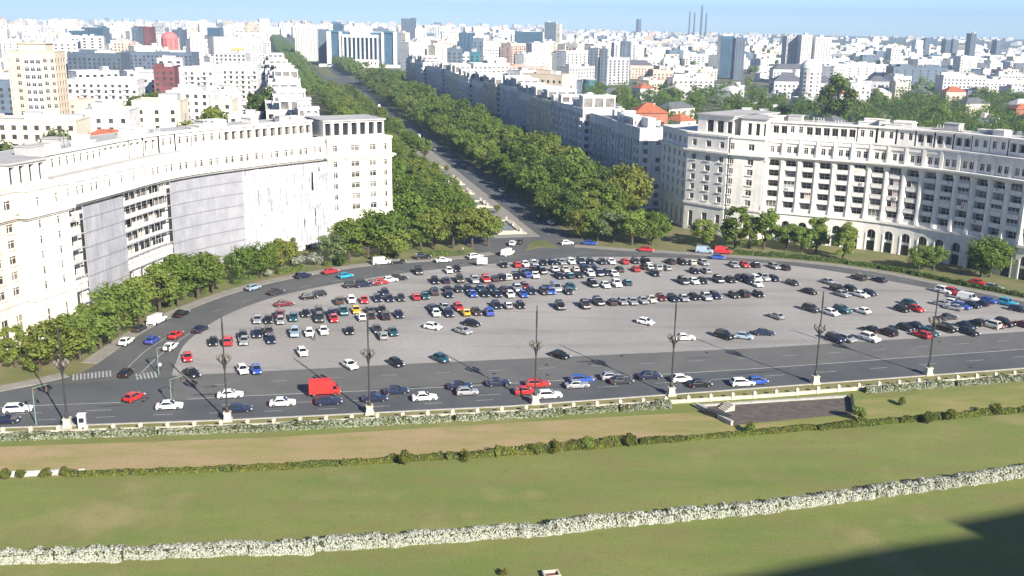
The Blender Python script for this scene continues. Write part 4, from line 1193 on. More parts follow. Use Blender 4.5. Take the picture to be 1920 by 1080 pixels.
H_ = [
    (-30, 138, 226, 345, 14, 'cream', 'low cream block below the tan tower', dict(single=False, roofm=CITY['grey'])),
    (146, 236, 207, 372, 15, 'white', 'white block with peach side right of the tan tower', dict()),
    (244, 332, 190, 410, 16, 'cream', 'plain cream block with a blank grey left wall', dict(bay=6)),
    (150, 232, 262, 318, 9, 'pink', 'small house with red tiled roof behind the left crescent', dict(roof='hip', roofm=M_TERRA)),
    (312, 392, 172, 455, 16, 'white', 'white block with grey flat roof behind the cream block', dict()),
    (394, 432, 188, 440, 14, 'cream', 'narrow pale yellow house above the crescent roof', dict()),
    (425, 482, 216, 380, 12, 'white', 'small white penthouse block behind the crescent roof', dict()),
    (-25, 40, 150, 520, 14, 'slateshade', 'slate blue block left of the tan tower', dict()),
    (122, 250, 150, 560, 18, 'white', 'wide white block right of the tan tower top', dict(balc=True)),
    (252, 330, 140, 610, 18, 'white', 'white block behind the green tree clump', dict()),
    (284, 322, 126, 580, 14, 'maroon', 'dark maroon house in the white quarter on the left', dict()),
    (330, 400, 128, 640, 18, 'white', 'white block with vertical grey strips', dict(balc=True)),
    (402, 478, 122, 660, 18, 'white', 'white block with a grey attic left of the boulevard', dict(balc=True)),
    (125, 226, 100, 820, 20, 'slateshade', 'long dark blue block behind the white quarter', dict()),
    (226, 360, 98, 900, 20, 'slateshade', 'long grey blue block right of the dark one', dict()),
    (402, 460, 100, 860, 16, 'grey', 'grey office block under a yellow roof box', dict()),
    (434, 452, 92, 900, 10, 'yellow', 'small yellow roof box on the left skyline', dict(hut=False)),
    (128, 152, 58, 1350, 22, 'blueglass', 'dark blue glass tower, left of the skyline pair', dict()),
    (152, 192, 52, 1400, 24, 'blueglass', 'blue glass tower, right of the skyline pair', dict()),
    (246, 258, 52, 1300, 18, 'slateshade', 'slim slate tower on the left skyline', dict()),
    (260, 282, 50, 1320, 18, 'maroon', 'grey and maroon tower on the left skyline', dict()),
    (388, 412, 52, 1500, 20, 'blueglass', 'narrow blue tower right of the coral dome', dict()),
    (322, 342, 56, 1500, 20, 'slateshade', 'dark slab beside the coral dome', dict()),
    (212, 246, 78, 1150, 16, 'pink', 'low salmon block on the left skyline', dict()),
    # --- right side
    (1058, 1092, 152, 640, 16, 'slateshade', 'pale blue glass house beside the teal drum', dict(glass=M_GLASSG)),
    (1188, 1250, 212, 425, 12, 'brick', 'brick red house with terracotta roof behind the right row', dict(roof='hip', roofm=M_TERRA)),
    (1062, 1150, 124, 900, 16, 'white', 'low white house with dark eaves above the park', dict(roof='hip', roofm=M_SLATE)),
    (1145, 1225, 122, 900, 18, 'pink', 'long pinkish roof block above the park', dict(roof='hip', roofm=M_SLATE)),
    (1225, 1262, 132, 860, 18, 'pink', 'salmon fronted house right of the long roof', dict()),
    (1262, 1300, 128, 870, 18, 'white', 'white house beside the salmon front', dict()),
    (1195, 1262, 108, 960, 16, 'mint', 'pale green fronted block above the park', dict()),
    (1450, 1520, 130, 760, 18, 'white', 'white villa with grey hip roof right of the park', dict(roof='hip', roofm=M_SLATE)),
    (1452, 1510, 152, 640, 18, 'grey', 'grey roofed house behind the right crescent', dict(roof='hip', roofm=M_SLATE)),
    (1520, 1570, 155, 620, 18, 'grey', 'second grey roofed house behind the right crescent', dict(roof='hip', roofm=M_SLATE)),
    (1555, 1682, 122, 800, 26, 'white', 'large bright white hall with few windows', dict(bay=9)),
    (1478, 1590, 110, 950, 20, 'mint', 'pale mint long block behind the villa dome', dict()),
    (1676, 1778, 126, 780, 24, 'slateshade', 'big dark slate blue hall', dict(bay=8)),  # the hall's blue-grey is shade put into the wall colour
    (1596, 1634, 156, 600, 14, 'white', 'tall white house with blue grey windows', dict()),
    (1630, 1668, 152, 610, 14, 'grey', 'brown roofed house with a dormer', dict(roof='hip', roofm=M_SLATE)),
    (1680, 1704, 155, 640, 12, 'cream', 'small yellow house beside the dormer house', dict()),
    (1770, 1850, 142, 860, 18, 'white', 'white row building right of the shade-toned hall', dict()),
    (1850, 1925, 150, 840, 18, 'white', 'white modern house at the right edge', dict(balc=True)),
    (1815, 1850, 170, 640, 14, 'slateshade', 'small blue sided house among the right trees', dict()),
    (1775, 1812, 172, 620, 12, 'pink', 'pink gabled house among the right trees', dict(roof='hip', roofm=M_TERRA)),
    (1905, 1945, 205, 520, 10, 'brick', 'red roofed house at the right picture edge', dict(roof='hip', roofm=M_TERRA)),
    (1476, 1500, 68, 1500, 26, 'grey', 'grey tower slab, left of the right-hand cluster', dict()),
    (1504, 1524, 66, 1480, 26, 'white', 'white tower slab in the right-hand cluster', dict()),
    (1530, 1560, 70, 1480, 26, 'white', 'second white tower slab in the right-hand cluster', dict()),
    (1672, 1690, 91, 1450, 22, 'white', 'slim white block right of the slate roofs', dict()),
    (1718, 1732, 76, 2300, 24, 'white', 'narrow white tower on the right skyline', dict()),
    (1736, 1745, 73, 2300, 24, 'slateshade', 'narrow dark tower on the right skyline', dict()),
    (1774, 1784, 75, 2400, 24, 'slateshade', 'dark tower, left of the far right trio', dict()),
    (1788, 1798, 76, 2400, 24, 'slateshade', 'dark tower, second of the far right trio', dict()),
    (1822, 1832, 63, 2000, 22, 'slateshade', 'tallest dark tower on the far right skyline', dict()),
    (1870, 1880, 76, 2100, 22, 'slateshade', 'dark tower nearest the right picture edge', dict()),
    (752, 778, 35, 2300, 30, 'slateshade', 'dark tower standing alone behind the library', dict()),
    (1022, 1043, 42, 2000, 30, 'slateshade', 'dark slab tower right of centre on the skyline', dict()),
    (965, 1018, 60, 1300, 24, 'blueglass', 'blue slab right of centre', dict()),
    (1352, 1378, 68, 1300, 20, 'blueglass', 'light blue glass block on the right of centre', dict()),
    (1380, 1398, 72, 1250, 18, 'slateshade', 'dark block beside the light blue one', dict()),
    (1105, 1122, 90, 1050, 14, 'slateshade', 'dark gable end, left of two', dict()), (1126, 1140, 92, 1050, 14, 'slateshade', 'dark gable end, right of two', dict()),
    (1166, 1184, 78, 1150, 14, 'slateshade', 'dark blue upright block above the park', dict()),
    (860, 890, 62, 1150, 16, 'blueglass', 'blue roofed block right of the library', dict()), (886, 906, 72, 1050, 14, 'slateshade', 'navy block right of the library', dict()),
    (838, 866, 92, 900, 14, 'slateshade', 'block with navy shade put into its colour above the right row', dict()),  # shaded look comes from the dark wall colour
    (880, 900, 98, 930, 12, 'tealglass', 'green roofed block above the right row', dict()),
    (596, 612, 55, 1500, 20, 'slateshade', 'dark block left of the library', dict()), (624, 642, 45, 1750, 20, 'blueglass', 'blue tower behind the library left wing', dict()),
    (552, 590, 48, 1600, 22, 'white', 'white block above the far boulevard trees', dict()),
]
for x0, x1, py, D, dep, col, lab, kw in H_:
    if x0 > 1050 and D < 1000:      # low houses right of the boulevard stand farther off
        hh = 19 if 'hall' in lab or 'tall' in lab else 13
        D = (64 - hh) * FOC / (py - (40 + .0157 * ((x0 + x1) / 2 - 960)))
        if 'brick red house' in lab: D = 425
    rz = 0.0 if D > 700 else crng.uniform(-.05, .16)
    pxblock(x0, x1, py, D, dep, col, lab, rz, **kw)

# coral dome, teal drum, white dome, power-station chimneys
def drum(name, label, px0, px1, py, D, col, dome, cat='building'):
    a = at_depth(px0, py, D); b = at_depth(px1, py, D); r = (b.x - a.x) / 2; c = (a + b) / 2
    root = empty(name, (c.x, c.y + r, 0)); tag(root, label, cat)
    h = c.z - (r * .8 if dome else 0)
    mb = MB(); n = 20; mb.lathe([(r, 0), (r, h)], n); mb.build('wall', CITY[col], root)
    q = MB(); q.lathe([(r * 1.04, h)] + [(r * math.cos(k * math.pi / 14), h + .3 + r * .8 * math.sin(k * math.pi / 14)) for k in range(0, 7)] if dome else [(r * 1.04, h), (r * 1.04, h + .5)], n)
    q.build('dome' if dome else 'roof', CITY[col] if dome else M_ROOF, root, smooth=dome)
    w = MB()
    for f in range(int(h / 3.2)):
        for k in range(n):
            if k % 2: continue
            a0 = 2 * math.pi * (k + .2) / n; a1 = 2 * math.pi * (k + .8) / n; rr = r * .998
            w.quad((rr * math.cos(a0), rr * math.sin(a0), f * 3.2 + 1), (rr * math.cos(a1), rr * math.sin(a1), f * 3.2 + 1), (rr * math.cos(a1), rr * math.sin(a1), f * 3.2 + 2.5), (rr * math.cos(a0), rr * math.sin(a0), f * 3.2 + 2.5))
    if w.f: tag(w.build('window_panes', M_GLASSB, root), kind='stuff')
    foot.append((c.x, c.y + r, r + 4))
drum('domed_building', 'coral red building with rounded top on the left skyline', 297, 327, 60, 1350, 'coral', True)
drum('round_building', 'teal glass drum beside the pale blue house', 1094, 1118, 150, 880, 'tealglass', False)
drum('domed_building', 'white villa with a dark dome behind the right crescent', 1508, 1548, 112, 820, 'white', True)
for px, py, D, r, lab in ((1294, 22, 5200, 3.6, 'thin power station chimney, leftmost of the group'), (1303, 24, 5200, 3.6, 'thin power station chimney, second of the group'),
                          (1317, 10, 5000, 4.6, 'tallest power station chimney on the skyline'), (1325, 24, 5000, 4, 'short power station chimney at the right of the tallest'), (1198, 36, 5200, 12, 'pale cooling stack on the central skyline')):
    c = at_depth(px, py, D); mb = MB(); mb.lathe([(r * 1.35, 0), (r * 1.1, c.z * .4), (r, c.z)], 12)
    o = mb.build('chimney_stack', CITY['slateshade'], None, (c.x, c.y, 0)); tag(o, lab, 'chimney', 'power station chimneys')

# the library at the end of the square beyond the boulevard trees
def library():
    D = 1430; a = at_depth(612, 64, D); b = at_depth(744, 64, D); c = (a + b) / 2; w = b.x - a.x; h = c.z + 2
    root = empty('library_building', (c.x, c.y, 0), -.02); tag(root, 'white columned library with dark blue glass wings at the boulevard end', 'building')
    mb = MB(); mb.box(-w / 2, w / 2, 2, 50, 0, h); mb.build('wall', CITY['blueglass'], root)
    for x0, x1 in ((-w * .5, -w * .44), (-w * .325, -w * .28), (w * .28, w * .315), (w * .45, w * .5)):
        q = MB(); q.box(x0, x1, -1, 2, 0, h + 1); q.build('pier', CITY['white'], root)
    q = MB(); q.box(-w * .27, w * .24, -4, 1.98, 0, h * .22); q.build('plinth', CITY['white'], root)
    q = MB(); q.box(-w * .27, w * .24, -4, 1.98, h * .86, h * .94); q.box(-w * .16, w * .12, -2, 12, h * .94, h + 8); q.build('entablature', CITY['white'], root)
    for k in range(9):
        x = -w * .26 + w * .49 * k / 8; q = MB(); q.box(x - 1.0, x + 1.0, -4, -2, h * .221, h * .859); q.build('column', CITY['white'], root)
    for k in range(8):
        x = -w * .26 + w * .49 * (k + .5) / 8; q = MB(); q.box(x - .9, x + .9, -4.06, -4.0, h * .06, h * .15); q.build('window', M_GLASS, root)
    q = MB(); q.box(-w * .46, -w * .30, -.2, 2, h, h + 2.5); q.box(w * .30, w * .46, -.2, 2, h, h + 2.5); q.build('cornice', CITY['tealglass'], root)
    q = MB(); q.box(-w * .58, w * .58, -20, -8, 0, 4); q.build('terrace', CITY['white'], root)
    foot.append((c.x, c.y + 25, w * .6))
library()

# --- the rows of houses that line the boulevard
rowr = random.Random(31)
def boulevard_row(side):
    t = 45 if side > 0 else 46; k = 0
    while t < 640:
        L = rowr.uniform(30, 48); k += 1; dep = rowr.uniform(15, 19) if t > 50 else 9.5
        s = (55 + rowr.uniform(-1.5, 2.5) + dep / 2) * side
        h = rowr.uniform(27, 30.5) if side > 0 else rowr.uniform(27, 32)
        p = TS(t + L / 2, s)
        col = 'white' if rowr.random() < .8 else 'cream'
        lab = (f'{CW[col]} terraced block with its boulevard side in shade, {ordinal(k)} from the square on the right' if side > 0
               else f'{CW[col]} terraced block with roof huts, {ordinal(k)} from the square on the left of the boulevard')
        # face the boulevard: local -Y towards it
        rz = math.atan2(-BB.x, BB.y) + (math.pi / 2 * -1 if side > 0 else math.pi / 2)
        root = block('terraced_block', lab, 'building', p.x, p.y, L, dep, h, rz, col, bay=3.2, win=1.7, balc=True, group='blocks lining the boulevard', glass=M_GLASSG if side > 0 else M_GLASS, allsides=True)
        # stepped penthouses with loggias
        x = -L / 2 + 1.5
        while x < L / 2 - 6:
            wdt = rowr.uniform(5, 10); ph = rowr.uniform(2.6, 5.5)
            if rowr.random() < .8:
                q = MB(); y0 = -dep / 2 + rowr.uniform(.6, 3); y1 = dep / 2 - rowr.uniform(1, 5)
                hs = [(j * wdt / 3 + .4, (j + 1) * wdt / 3 - .4, .5, ph - .7) for j in range(3)]
                q.holes((x, y0, 0), (1, 0, 0), (0, -1, 0), wdt, ph, hs, .6)
                W2 = y1 - y0; h2 = [(j * W2 / 3 + .5, (j + 1) * W2 / 3 - .5, .6, ph - .8) for j in range(3)]
                q.holes((x + wdt, y0, 0), (0, 1, 0), (1, 0, 0), W2, ph, h2, .4); q.holes((x, y1, 0), (0, -1, 0), (-1, 0, 0), W2, ph, h2, .4)
                for xx in (x + .41, x + wdt - .41): q.quad((xx, y0 + .8, .3), (xx, y1, .3), (xx, y1, ph - .3), (xx, y0 + .8, ph - .3), 1)
                q.quad((x, y1, 0), (x + wdt, y1, 0), (x + wdt, y1, ph), (x, y1, ph)); q.box(x - .3, x + wdt + .3, y0 - .3, y1 + .3, ph, ph + .3)
                q.box(x + .2, x + wdt - .2, y0 + .6, y0 + .7, .2, ph - .3, 1)
                q.build('penthouse', [CITY['white'], M_GLASSG], root, (0, 0, h - .48))
            x += wdt + rowr.uniform(.5, 4)
        t += L + rowr.uniform(.5, 3)
boulevard_row(1); boulevard_row(-1)

# --- random quarters behind; the nearest and largest are individuals, the far city one mass
PARK = [((1100, 205), (1430, 145)), ((1640, 262), (1930, 195))]
cres = R_pts[::3] + L_pts[::3] + [R_pts[-1] + BB * 20, R_pts[-1] + BB * 20 - BN * 20]
def blocked(x, y, r):
    t, s = to_ts((x, y))
    if -58 - r < s < 56 + r and t < 3200: return True
    if t < 645 and (54 < s < 78 + r or -78 - r < s < -54): return True
    if 600 < t < 930 and -70 - r < s < 95 + r: return True
    for p in cres:
        if (p.x - x) ** 2 + (p.y - y) ** 2 < (34 + r) ** 2: return True
    for fx, fy, fr in foot:
        if (fx - x) ** 2 + (fy - y) ** 2 < (fr + r * .8) ** 2: return True
    return False
def in_park(x, y):
    px, py = proj((x, y, 8))
    for (x0, y0), (x1, y1) in PARK:
        if x0 < px < x1 and y1 < py < y0: return True
    return False
def plaza_side(x, y):
    # never in front of the crescents
    px, py = proj((x, y, 0)); 
    return py > (330 if px < 900 else 300)

ROWN = ['first', 'second', 'third', 'fourth', 'fifth', 'sixth', 'seventh', 'eighth', 'ninth', 'tenth', 'eleventh', 'twelfth', 'thirteenth']
D = 395.0; band = 0; count = 0
pick = ['white'] * 13 + ['cream'] * 4 + ['grey'] * 3 + ['pink', 'tan']
indiv = []
while D < 1750 and count < 235:
    px = -60.0; left_n = right_n = 0
    while px < 1985 and count < 235:
        wdt = crng.uniform(16, 36) * (0.8 if D < 600 else 1.15); p = at_depth(px, 200, D * crng.uniform(.975, 1.03)); x, y = p.x, p.y
        dpx = wdt * FOC / D; dep = crng.uniform(12, 18)
        px += dpx * crng.uniform(1.05, 1.35)
        x += wdt / 2; y += dep / 2
        if blocked(x, y, wdt * .5) or plaza_side(x, y): continue
        t, s = to_ts((x, y)); right = s > 0
        if in_park(x, y) and crng.random() < .45: continue
        low = right and D < 930 and proj((x, y, 0))[0] > 1050
        col = crng.choice(pick)
        if low:
            h = crng.uniform(6.5, 12.5); roof = 'hip' if crng.random() < .65 else 'flat'; wdt *= .62; dep = min(dep, 12)
            rm_ = crng.choice([M_SLATE, M_SLATE, M_TERRA, M_ROOF]) if roof == 'hip' else None
        else:
            h = crng.uniform(15, 26) if D < 620 else (crng.uniform(17, 34) if D < 1000 else crng.uniform(18, 40)); roof = 'flat'; rm_ = None
            if right and x / y > .12: h = crng.uniform(9, 20) if crng.random() < .9 else crng.uniform(20, 30)
        if right: right_n += 1; k = right_n
        else: left_n += 1; k = left_n
        side = 'right' if right else 'left'
        nfl = max(2, round(h / 3.1))
        rname = 'hip-roofed house' if roof == 'hip' else ('low block' if h < 15 else ('tall block' if h > 29 else 'flat-roofed block'))
        lab = f'{CW[col]} {rname}, {ordinal(k)} from left in the {ROWN[min(band, 12)]} row {side} of the boulevard'
        block('city_house' if roof == 'hip' else 'city_block', lab, 'house' if roof == 'hip' else 'building', x, y, wdt, dep, h, crng.choice([BROT, BROT + .5, crng.uniform(-.7, .9), crng.uniform(.2, .8)]), col,
              roof=roof, group=f'buildings {side} of the boulevard', bay=crng.uniform(3.0, 6.5), win=crng.uniform(.9, 3.0), fl=crng.uniform(2.8, 3.5), roofm=rm_ or crng.choice([M_ROOF, M_ROOF, M_SLATE, CITY['grey'], M_TERRA]), balc=crng.random() < .4, glass=crng.choice([M_GLASSB, M_GLASSG, M_GLASS]))
        count += 1
    D *= 1.135; band += 1
D_far0 = D

fm = MB(); NF = 0
fmats = [CITY['white'], CITY['cream'], CITY['grey'], CITY['slateshade'], CITY['pink'], M_GLASSB, CITY['tan']]
D = D_far0 * .98
frng = random.Random(9)
while D < 6800:
    px = -120.0
    while px < 2040:
        wdt = frng.uniform(14, 46); dpx = wdt * FOC / D; p = at_depth(px + dpx / 2, 60, D * frng.uniform(.98, 1.02)); px += dpx * frng.uniform(1.0, 1.7)
        if blocked(p.x, p.y, wdt * .5): continue
        cen = math.exp(-((px - 760) / 520) ** 2)
        if D > 3000 and frng.random() < (0.75 if px > 1450 else .12): continue
        h = frng.choice([frng.uniform(12, 26), frng.uniform(20, 36), frng.uniform(26, 42)]) * (1 + .28 * cen * (D > 2200))
        if px > 1250: h = min(h, frng.uniform(7, 19))
        elif px > 1050 and D > 2000: h = min(h, frng.uniform(10, 30))
        if frng.random() < .02 and D < 4500 and px < 1100: h = frng.uniform(42, 62)
        dep = frng.uniform(10, 16); ca, sa = 1.0, 0.0
        m = frng.choices([0, 1, 2, 3, 4, 6], [62, 13, 11, 6, 3, 5])[0]
        v0 = len(fm.v)
        fm.box(p.x - wdt / 2, p.x + wdt / 2, p.y, p.y + dep, 0, h, m, 'b')
        if frng.random() < .5: fm.box(p.x - wdt * .15, p.x + wdt * .2, p.y + 3, p.y + 8, h, h + 3, m, 'b')
        if D < 3400:
            for f in range(1, int(h / 3.3)):
                nb = int(wdt / 7)
                for b_ in range(nb):
                    if frng.random() < .3:
                        xx = p.x - wdt / 2 + (b_ + .3) * wdt / nb
                        fm.box(xx, xx + wdt / nb * .45, p.y - .06, p.y - .01, f * 3.3 + .6, f * 3.3 + 2.4, 5, 'bk')
        an = frng.choice([BROT, frng.uniform(-.8, .9), frng.uniform(.15, .8)]); ca, sa = math.cos(an), math.sin(an)
        for j in range(v0, len(fm.v)):
            vx, vy, vz = fm.v[j]; vx -= p.x; vy -= p.y; fm.v[j] = (p.x + vx * ca - vy * sa, p.y + vx * sa + vy * ca, vz)
        NF += 1
    D *= 1.055 if D < 3000 else 1.08
tag(fm.build('far_city', fmats), 'far pale city blocks reading as one mass up to the horizon', 'city', kind='stuff')

# --- park and street trees in the city
prng = random.Random(3)
k = 0
wood = MB(); wr = random.Random(8)
for zi, ((x0, y0), (x1, y1), n, nstuff) in enumerate((((1095, 500), (1450, 950), 22, 230), ((1625, 455), (1950, 860), 26, 280), ((1425, 430), (1650, 800), 12, 130))):
    tries = 0
    tot = n + nstuff
    while tot > 0 and tries < 3000:
        tries += 1
        p = at_depth(prng.uniform(x0, x1), 200, prng.uniform(y0, y1))
        if any((fx - p.x) ** 2 + (fy - p.y) ** 2 < (fr * .62) ** 2 for fx, fy, fr in foot): continue
        if blocked(p.x, p.y, -14) and to_ts(p)[1] < 74: continue
        if any((q.x - p.x) ** 2 + (q.y - p.y) ** 2 < 26 ** 2 for q in cres): continue
        tot -= 1
        h = prng.uniform(11, 16) if zi != 1 else prng.uniform(13, 19)
        if n > 0:
            n -= 1; k += 1
            col = prng.choice(['green', 'dark', 'green', 'fresh'])
            where = ('park beyond the right row', 'wood behind the right crescent', 'gardens behind the crescent roof')[zi]
            tree(p, h, col, f'{ADJ[col]} tree in the {where}, {ordinal(k)} of the stand', 'trees in the city quarters right of the boulevard', 'wide' if prng.random() < .5 else 'round', 1.25)
        else:
            wood.tube((p.x, p.y, 0), (p.x, p.y, h * .5), .25, .15, 5, 2)
            mi = wr.randrange(2)
            for c_ in range(9):
                an = wr.uniform(0, 6.28); q = wr.uniform(.05, .3) * h
                cc = Vector((p.x + math.cos(an) * q, p.y + math.sin(an) * q, h * wr.uniform(.42, .88)))
                i0 = len(wood.f); leaf_quads(wr, wood, cc, h * .17, 26, .55)
                for j in range(i0, len(wood.f)): wood.m[j] = mi
tag(wood.build('distant_wood', [LEAF['green'], LEAF['dark'], M_BARK]), 'green wood and garden trees behind the right crescent and park', 'trees', kind='stuff')
for px, py, D, h, col, lab in [(258, 195, 470, 13, 'green', 'green tree clump left part behind the cream block'), (280, 188, 480, 15, 'green', 'green tree clump middle behind the cream block'),
                               (300, 186, 490, 14, 'green', 'green tree clump right part behind the cream block'), (400, 222, 400, 11, 'olive', 'olive tree beside the pale yellow house'),
                               (350, 240, 352, 10, 'olive', 'brownish tree behind the crescent roof'), (18, 268, 330, 13, 'dark', 'dark tree below the low cream block'),
                               (95, 262, 325, 11, 'grey', 'pale bare-looking tree before the low cream block'), (492, 185, 470, 17, 'dark', 'dark cypress-like tree among the left roofs'),
                               (510, 215, 400, 14, 'dark', 'dark tree before the terraced blocks on the left'), (1575, 150, 640, 14, 'green', 'round green tree right of the white villa')]:
    p = at_depth(px, py, D); z = p.z
    tree((p.x, p.y), max(h, z + h * .35), col, lab, 'single trees among the city roofs', 'tall' if 'cypress' in lab else 'round')

# far boulevard and horizon greenery, one mass
gm = MB(); gr = random.Random(41)
def far_crown(p, h, n, sz):
    for _ in range(n):
        u = Vector((gr.gauss(0, 1), gr.gauss(0, 1), gr.gauss(0, 1))).normalized() * gr.random() ** .4
        c = Vector((p[0] + u.x * h * .42, p[1] + u.y * h * .42, h * .58 + u.z * h * .42))
        nr = (u + Vector((0, -.3, .6))).normalized(); a = nr.orthogonal().normalized() * sz; b = nr.cross(a)
        gm.poly([c - a, c - b, c + a, c + b])
t = 910
while t < 2900:
    for s in (-26, -36, -46, 24, 34):
        far_crown(TS(t + gr.uniform(-5, 5), s + gr.uniform(-3, 3)), gr.uniform(12, 18), 70, 1.5)
    t += 15
for s in (-22, -30, -38, -46, -54, 46, 54, 62, 70, 78):
    for t in range(610, 905, 13):
        if gr.random() < .8: far_crown(TS(t + gr.uniform(-4, 4), s), gr.uniform(8, 12), 90, 1.0)
for _ in range(700):
    px = gr.uniform(-20, 1940); D = gr.uniform(800, 3200); p = at_depth(px, 90, D)
    if px < 1050 and gr.random() < .6: continue
    if blocked(p.x, p.y, -2): continue
    far_crown((p.x, p.y), gr.uniform(9, 15), 60, 1.4)
tag(gm.build('far_trees', LEAF['green']), 'far green treetops along the distant boulevard and city', 'trees', kind='stuff')

# ------------------------------------------------------------------ cars
PAINT = {}
for k, c in {'black': (0.012, 0.012, 0.014), 'navy': (0.018, 0.024, 0.06), 'dark grey': (0.05, 0.05, 0.052), 'silver': (0.36, 0.37, 0.38), 'white': (0.78, 0.78, 0.76),
             'red': (0.50, 0.025, 0.025), 'maroon': (0.13, 0.014, 0.02), 'blue': (0.03, 0.08, 0.36), 'sky blue': (0.02, 0.32, 0.50), 'teal': (0.02, 0.10, 0.13), 'yellow': (0.70, 0.42, 0.03),
             'brown': (0.06, 0.045, 0.035), 'pale blue': (0.35, 0.45, 0.55), 'cream': (0.60, 0.56, 0.46)}.items():
    PAINT[k] = mat('paint_' + k.replace(' ', '_'), c, 0.28, metal=0.25 if k in ('silver', 'navy', 'dark grey', 'teal', 'pale blue') else 0.0, spec=0.5, coat=0.4)
SHORT = {'k': 'black', 'n': 'navy', 'g': 'dark grey', 's': 'silver', 'w': 'white', 'r': 'red', 'm': 'maroon', 'b': 'blue', 'c': 'sky blue', 't': 'teal', 'y': 'yellow', 'o': 'brown', 'p': 'pale blue', 'e': 'cream'}
M_TYRE = mat('tyre', (0.015, 0.015, 0.016), 0.8)
M_RIM = mat('rim', (0.35, 0.35, 0.36), 0.35, metal=0.8)
M_CARGLASS = mat('car_glass', (0.012, 0.016, 0.020), 0.06, spec=0.8)
M_LAMP = mat('headlight', (0.75, 0.76, 0.78), 0.15, spec=0.7)
M_TAIL = mat('tail_light', (0.30, 0.012, 0.012), 0.25, spec=0.6)
M_TRIM = mat('plastic_trim', (0.02, 0.02, 0.02), 0.6)

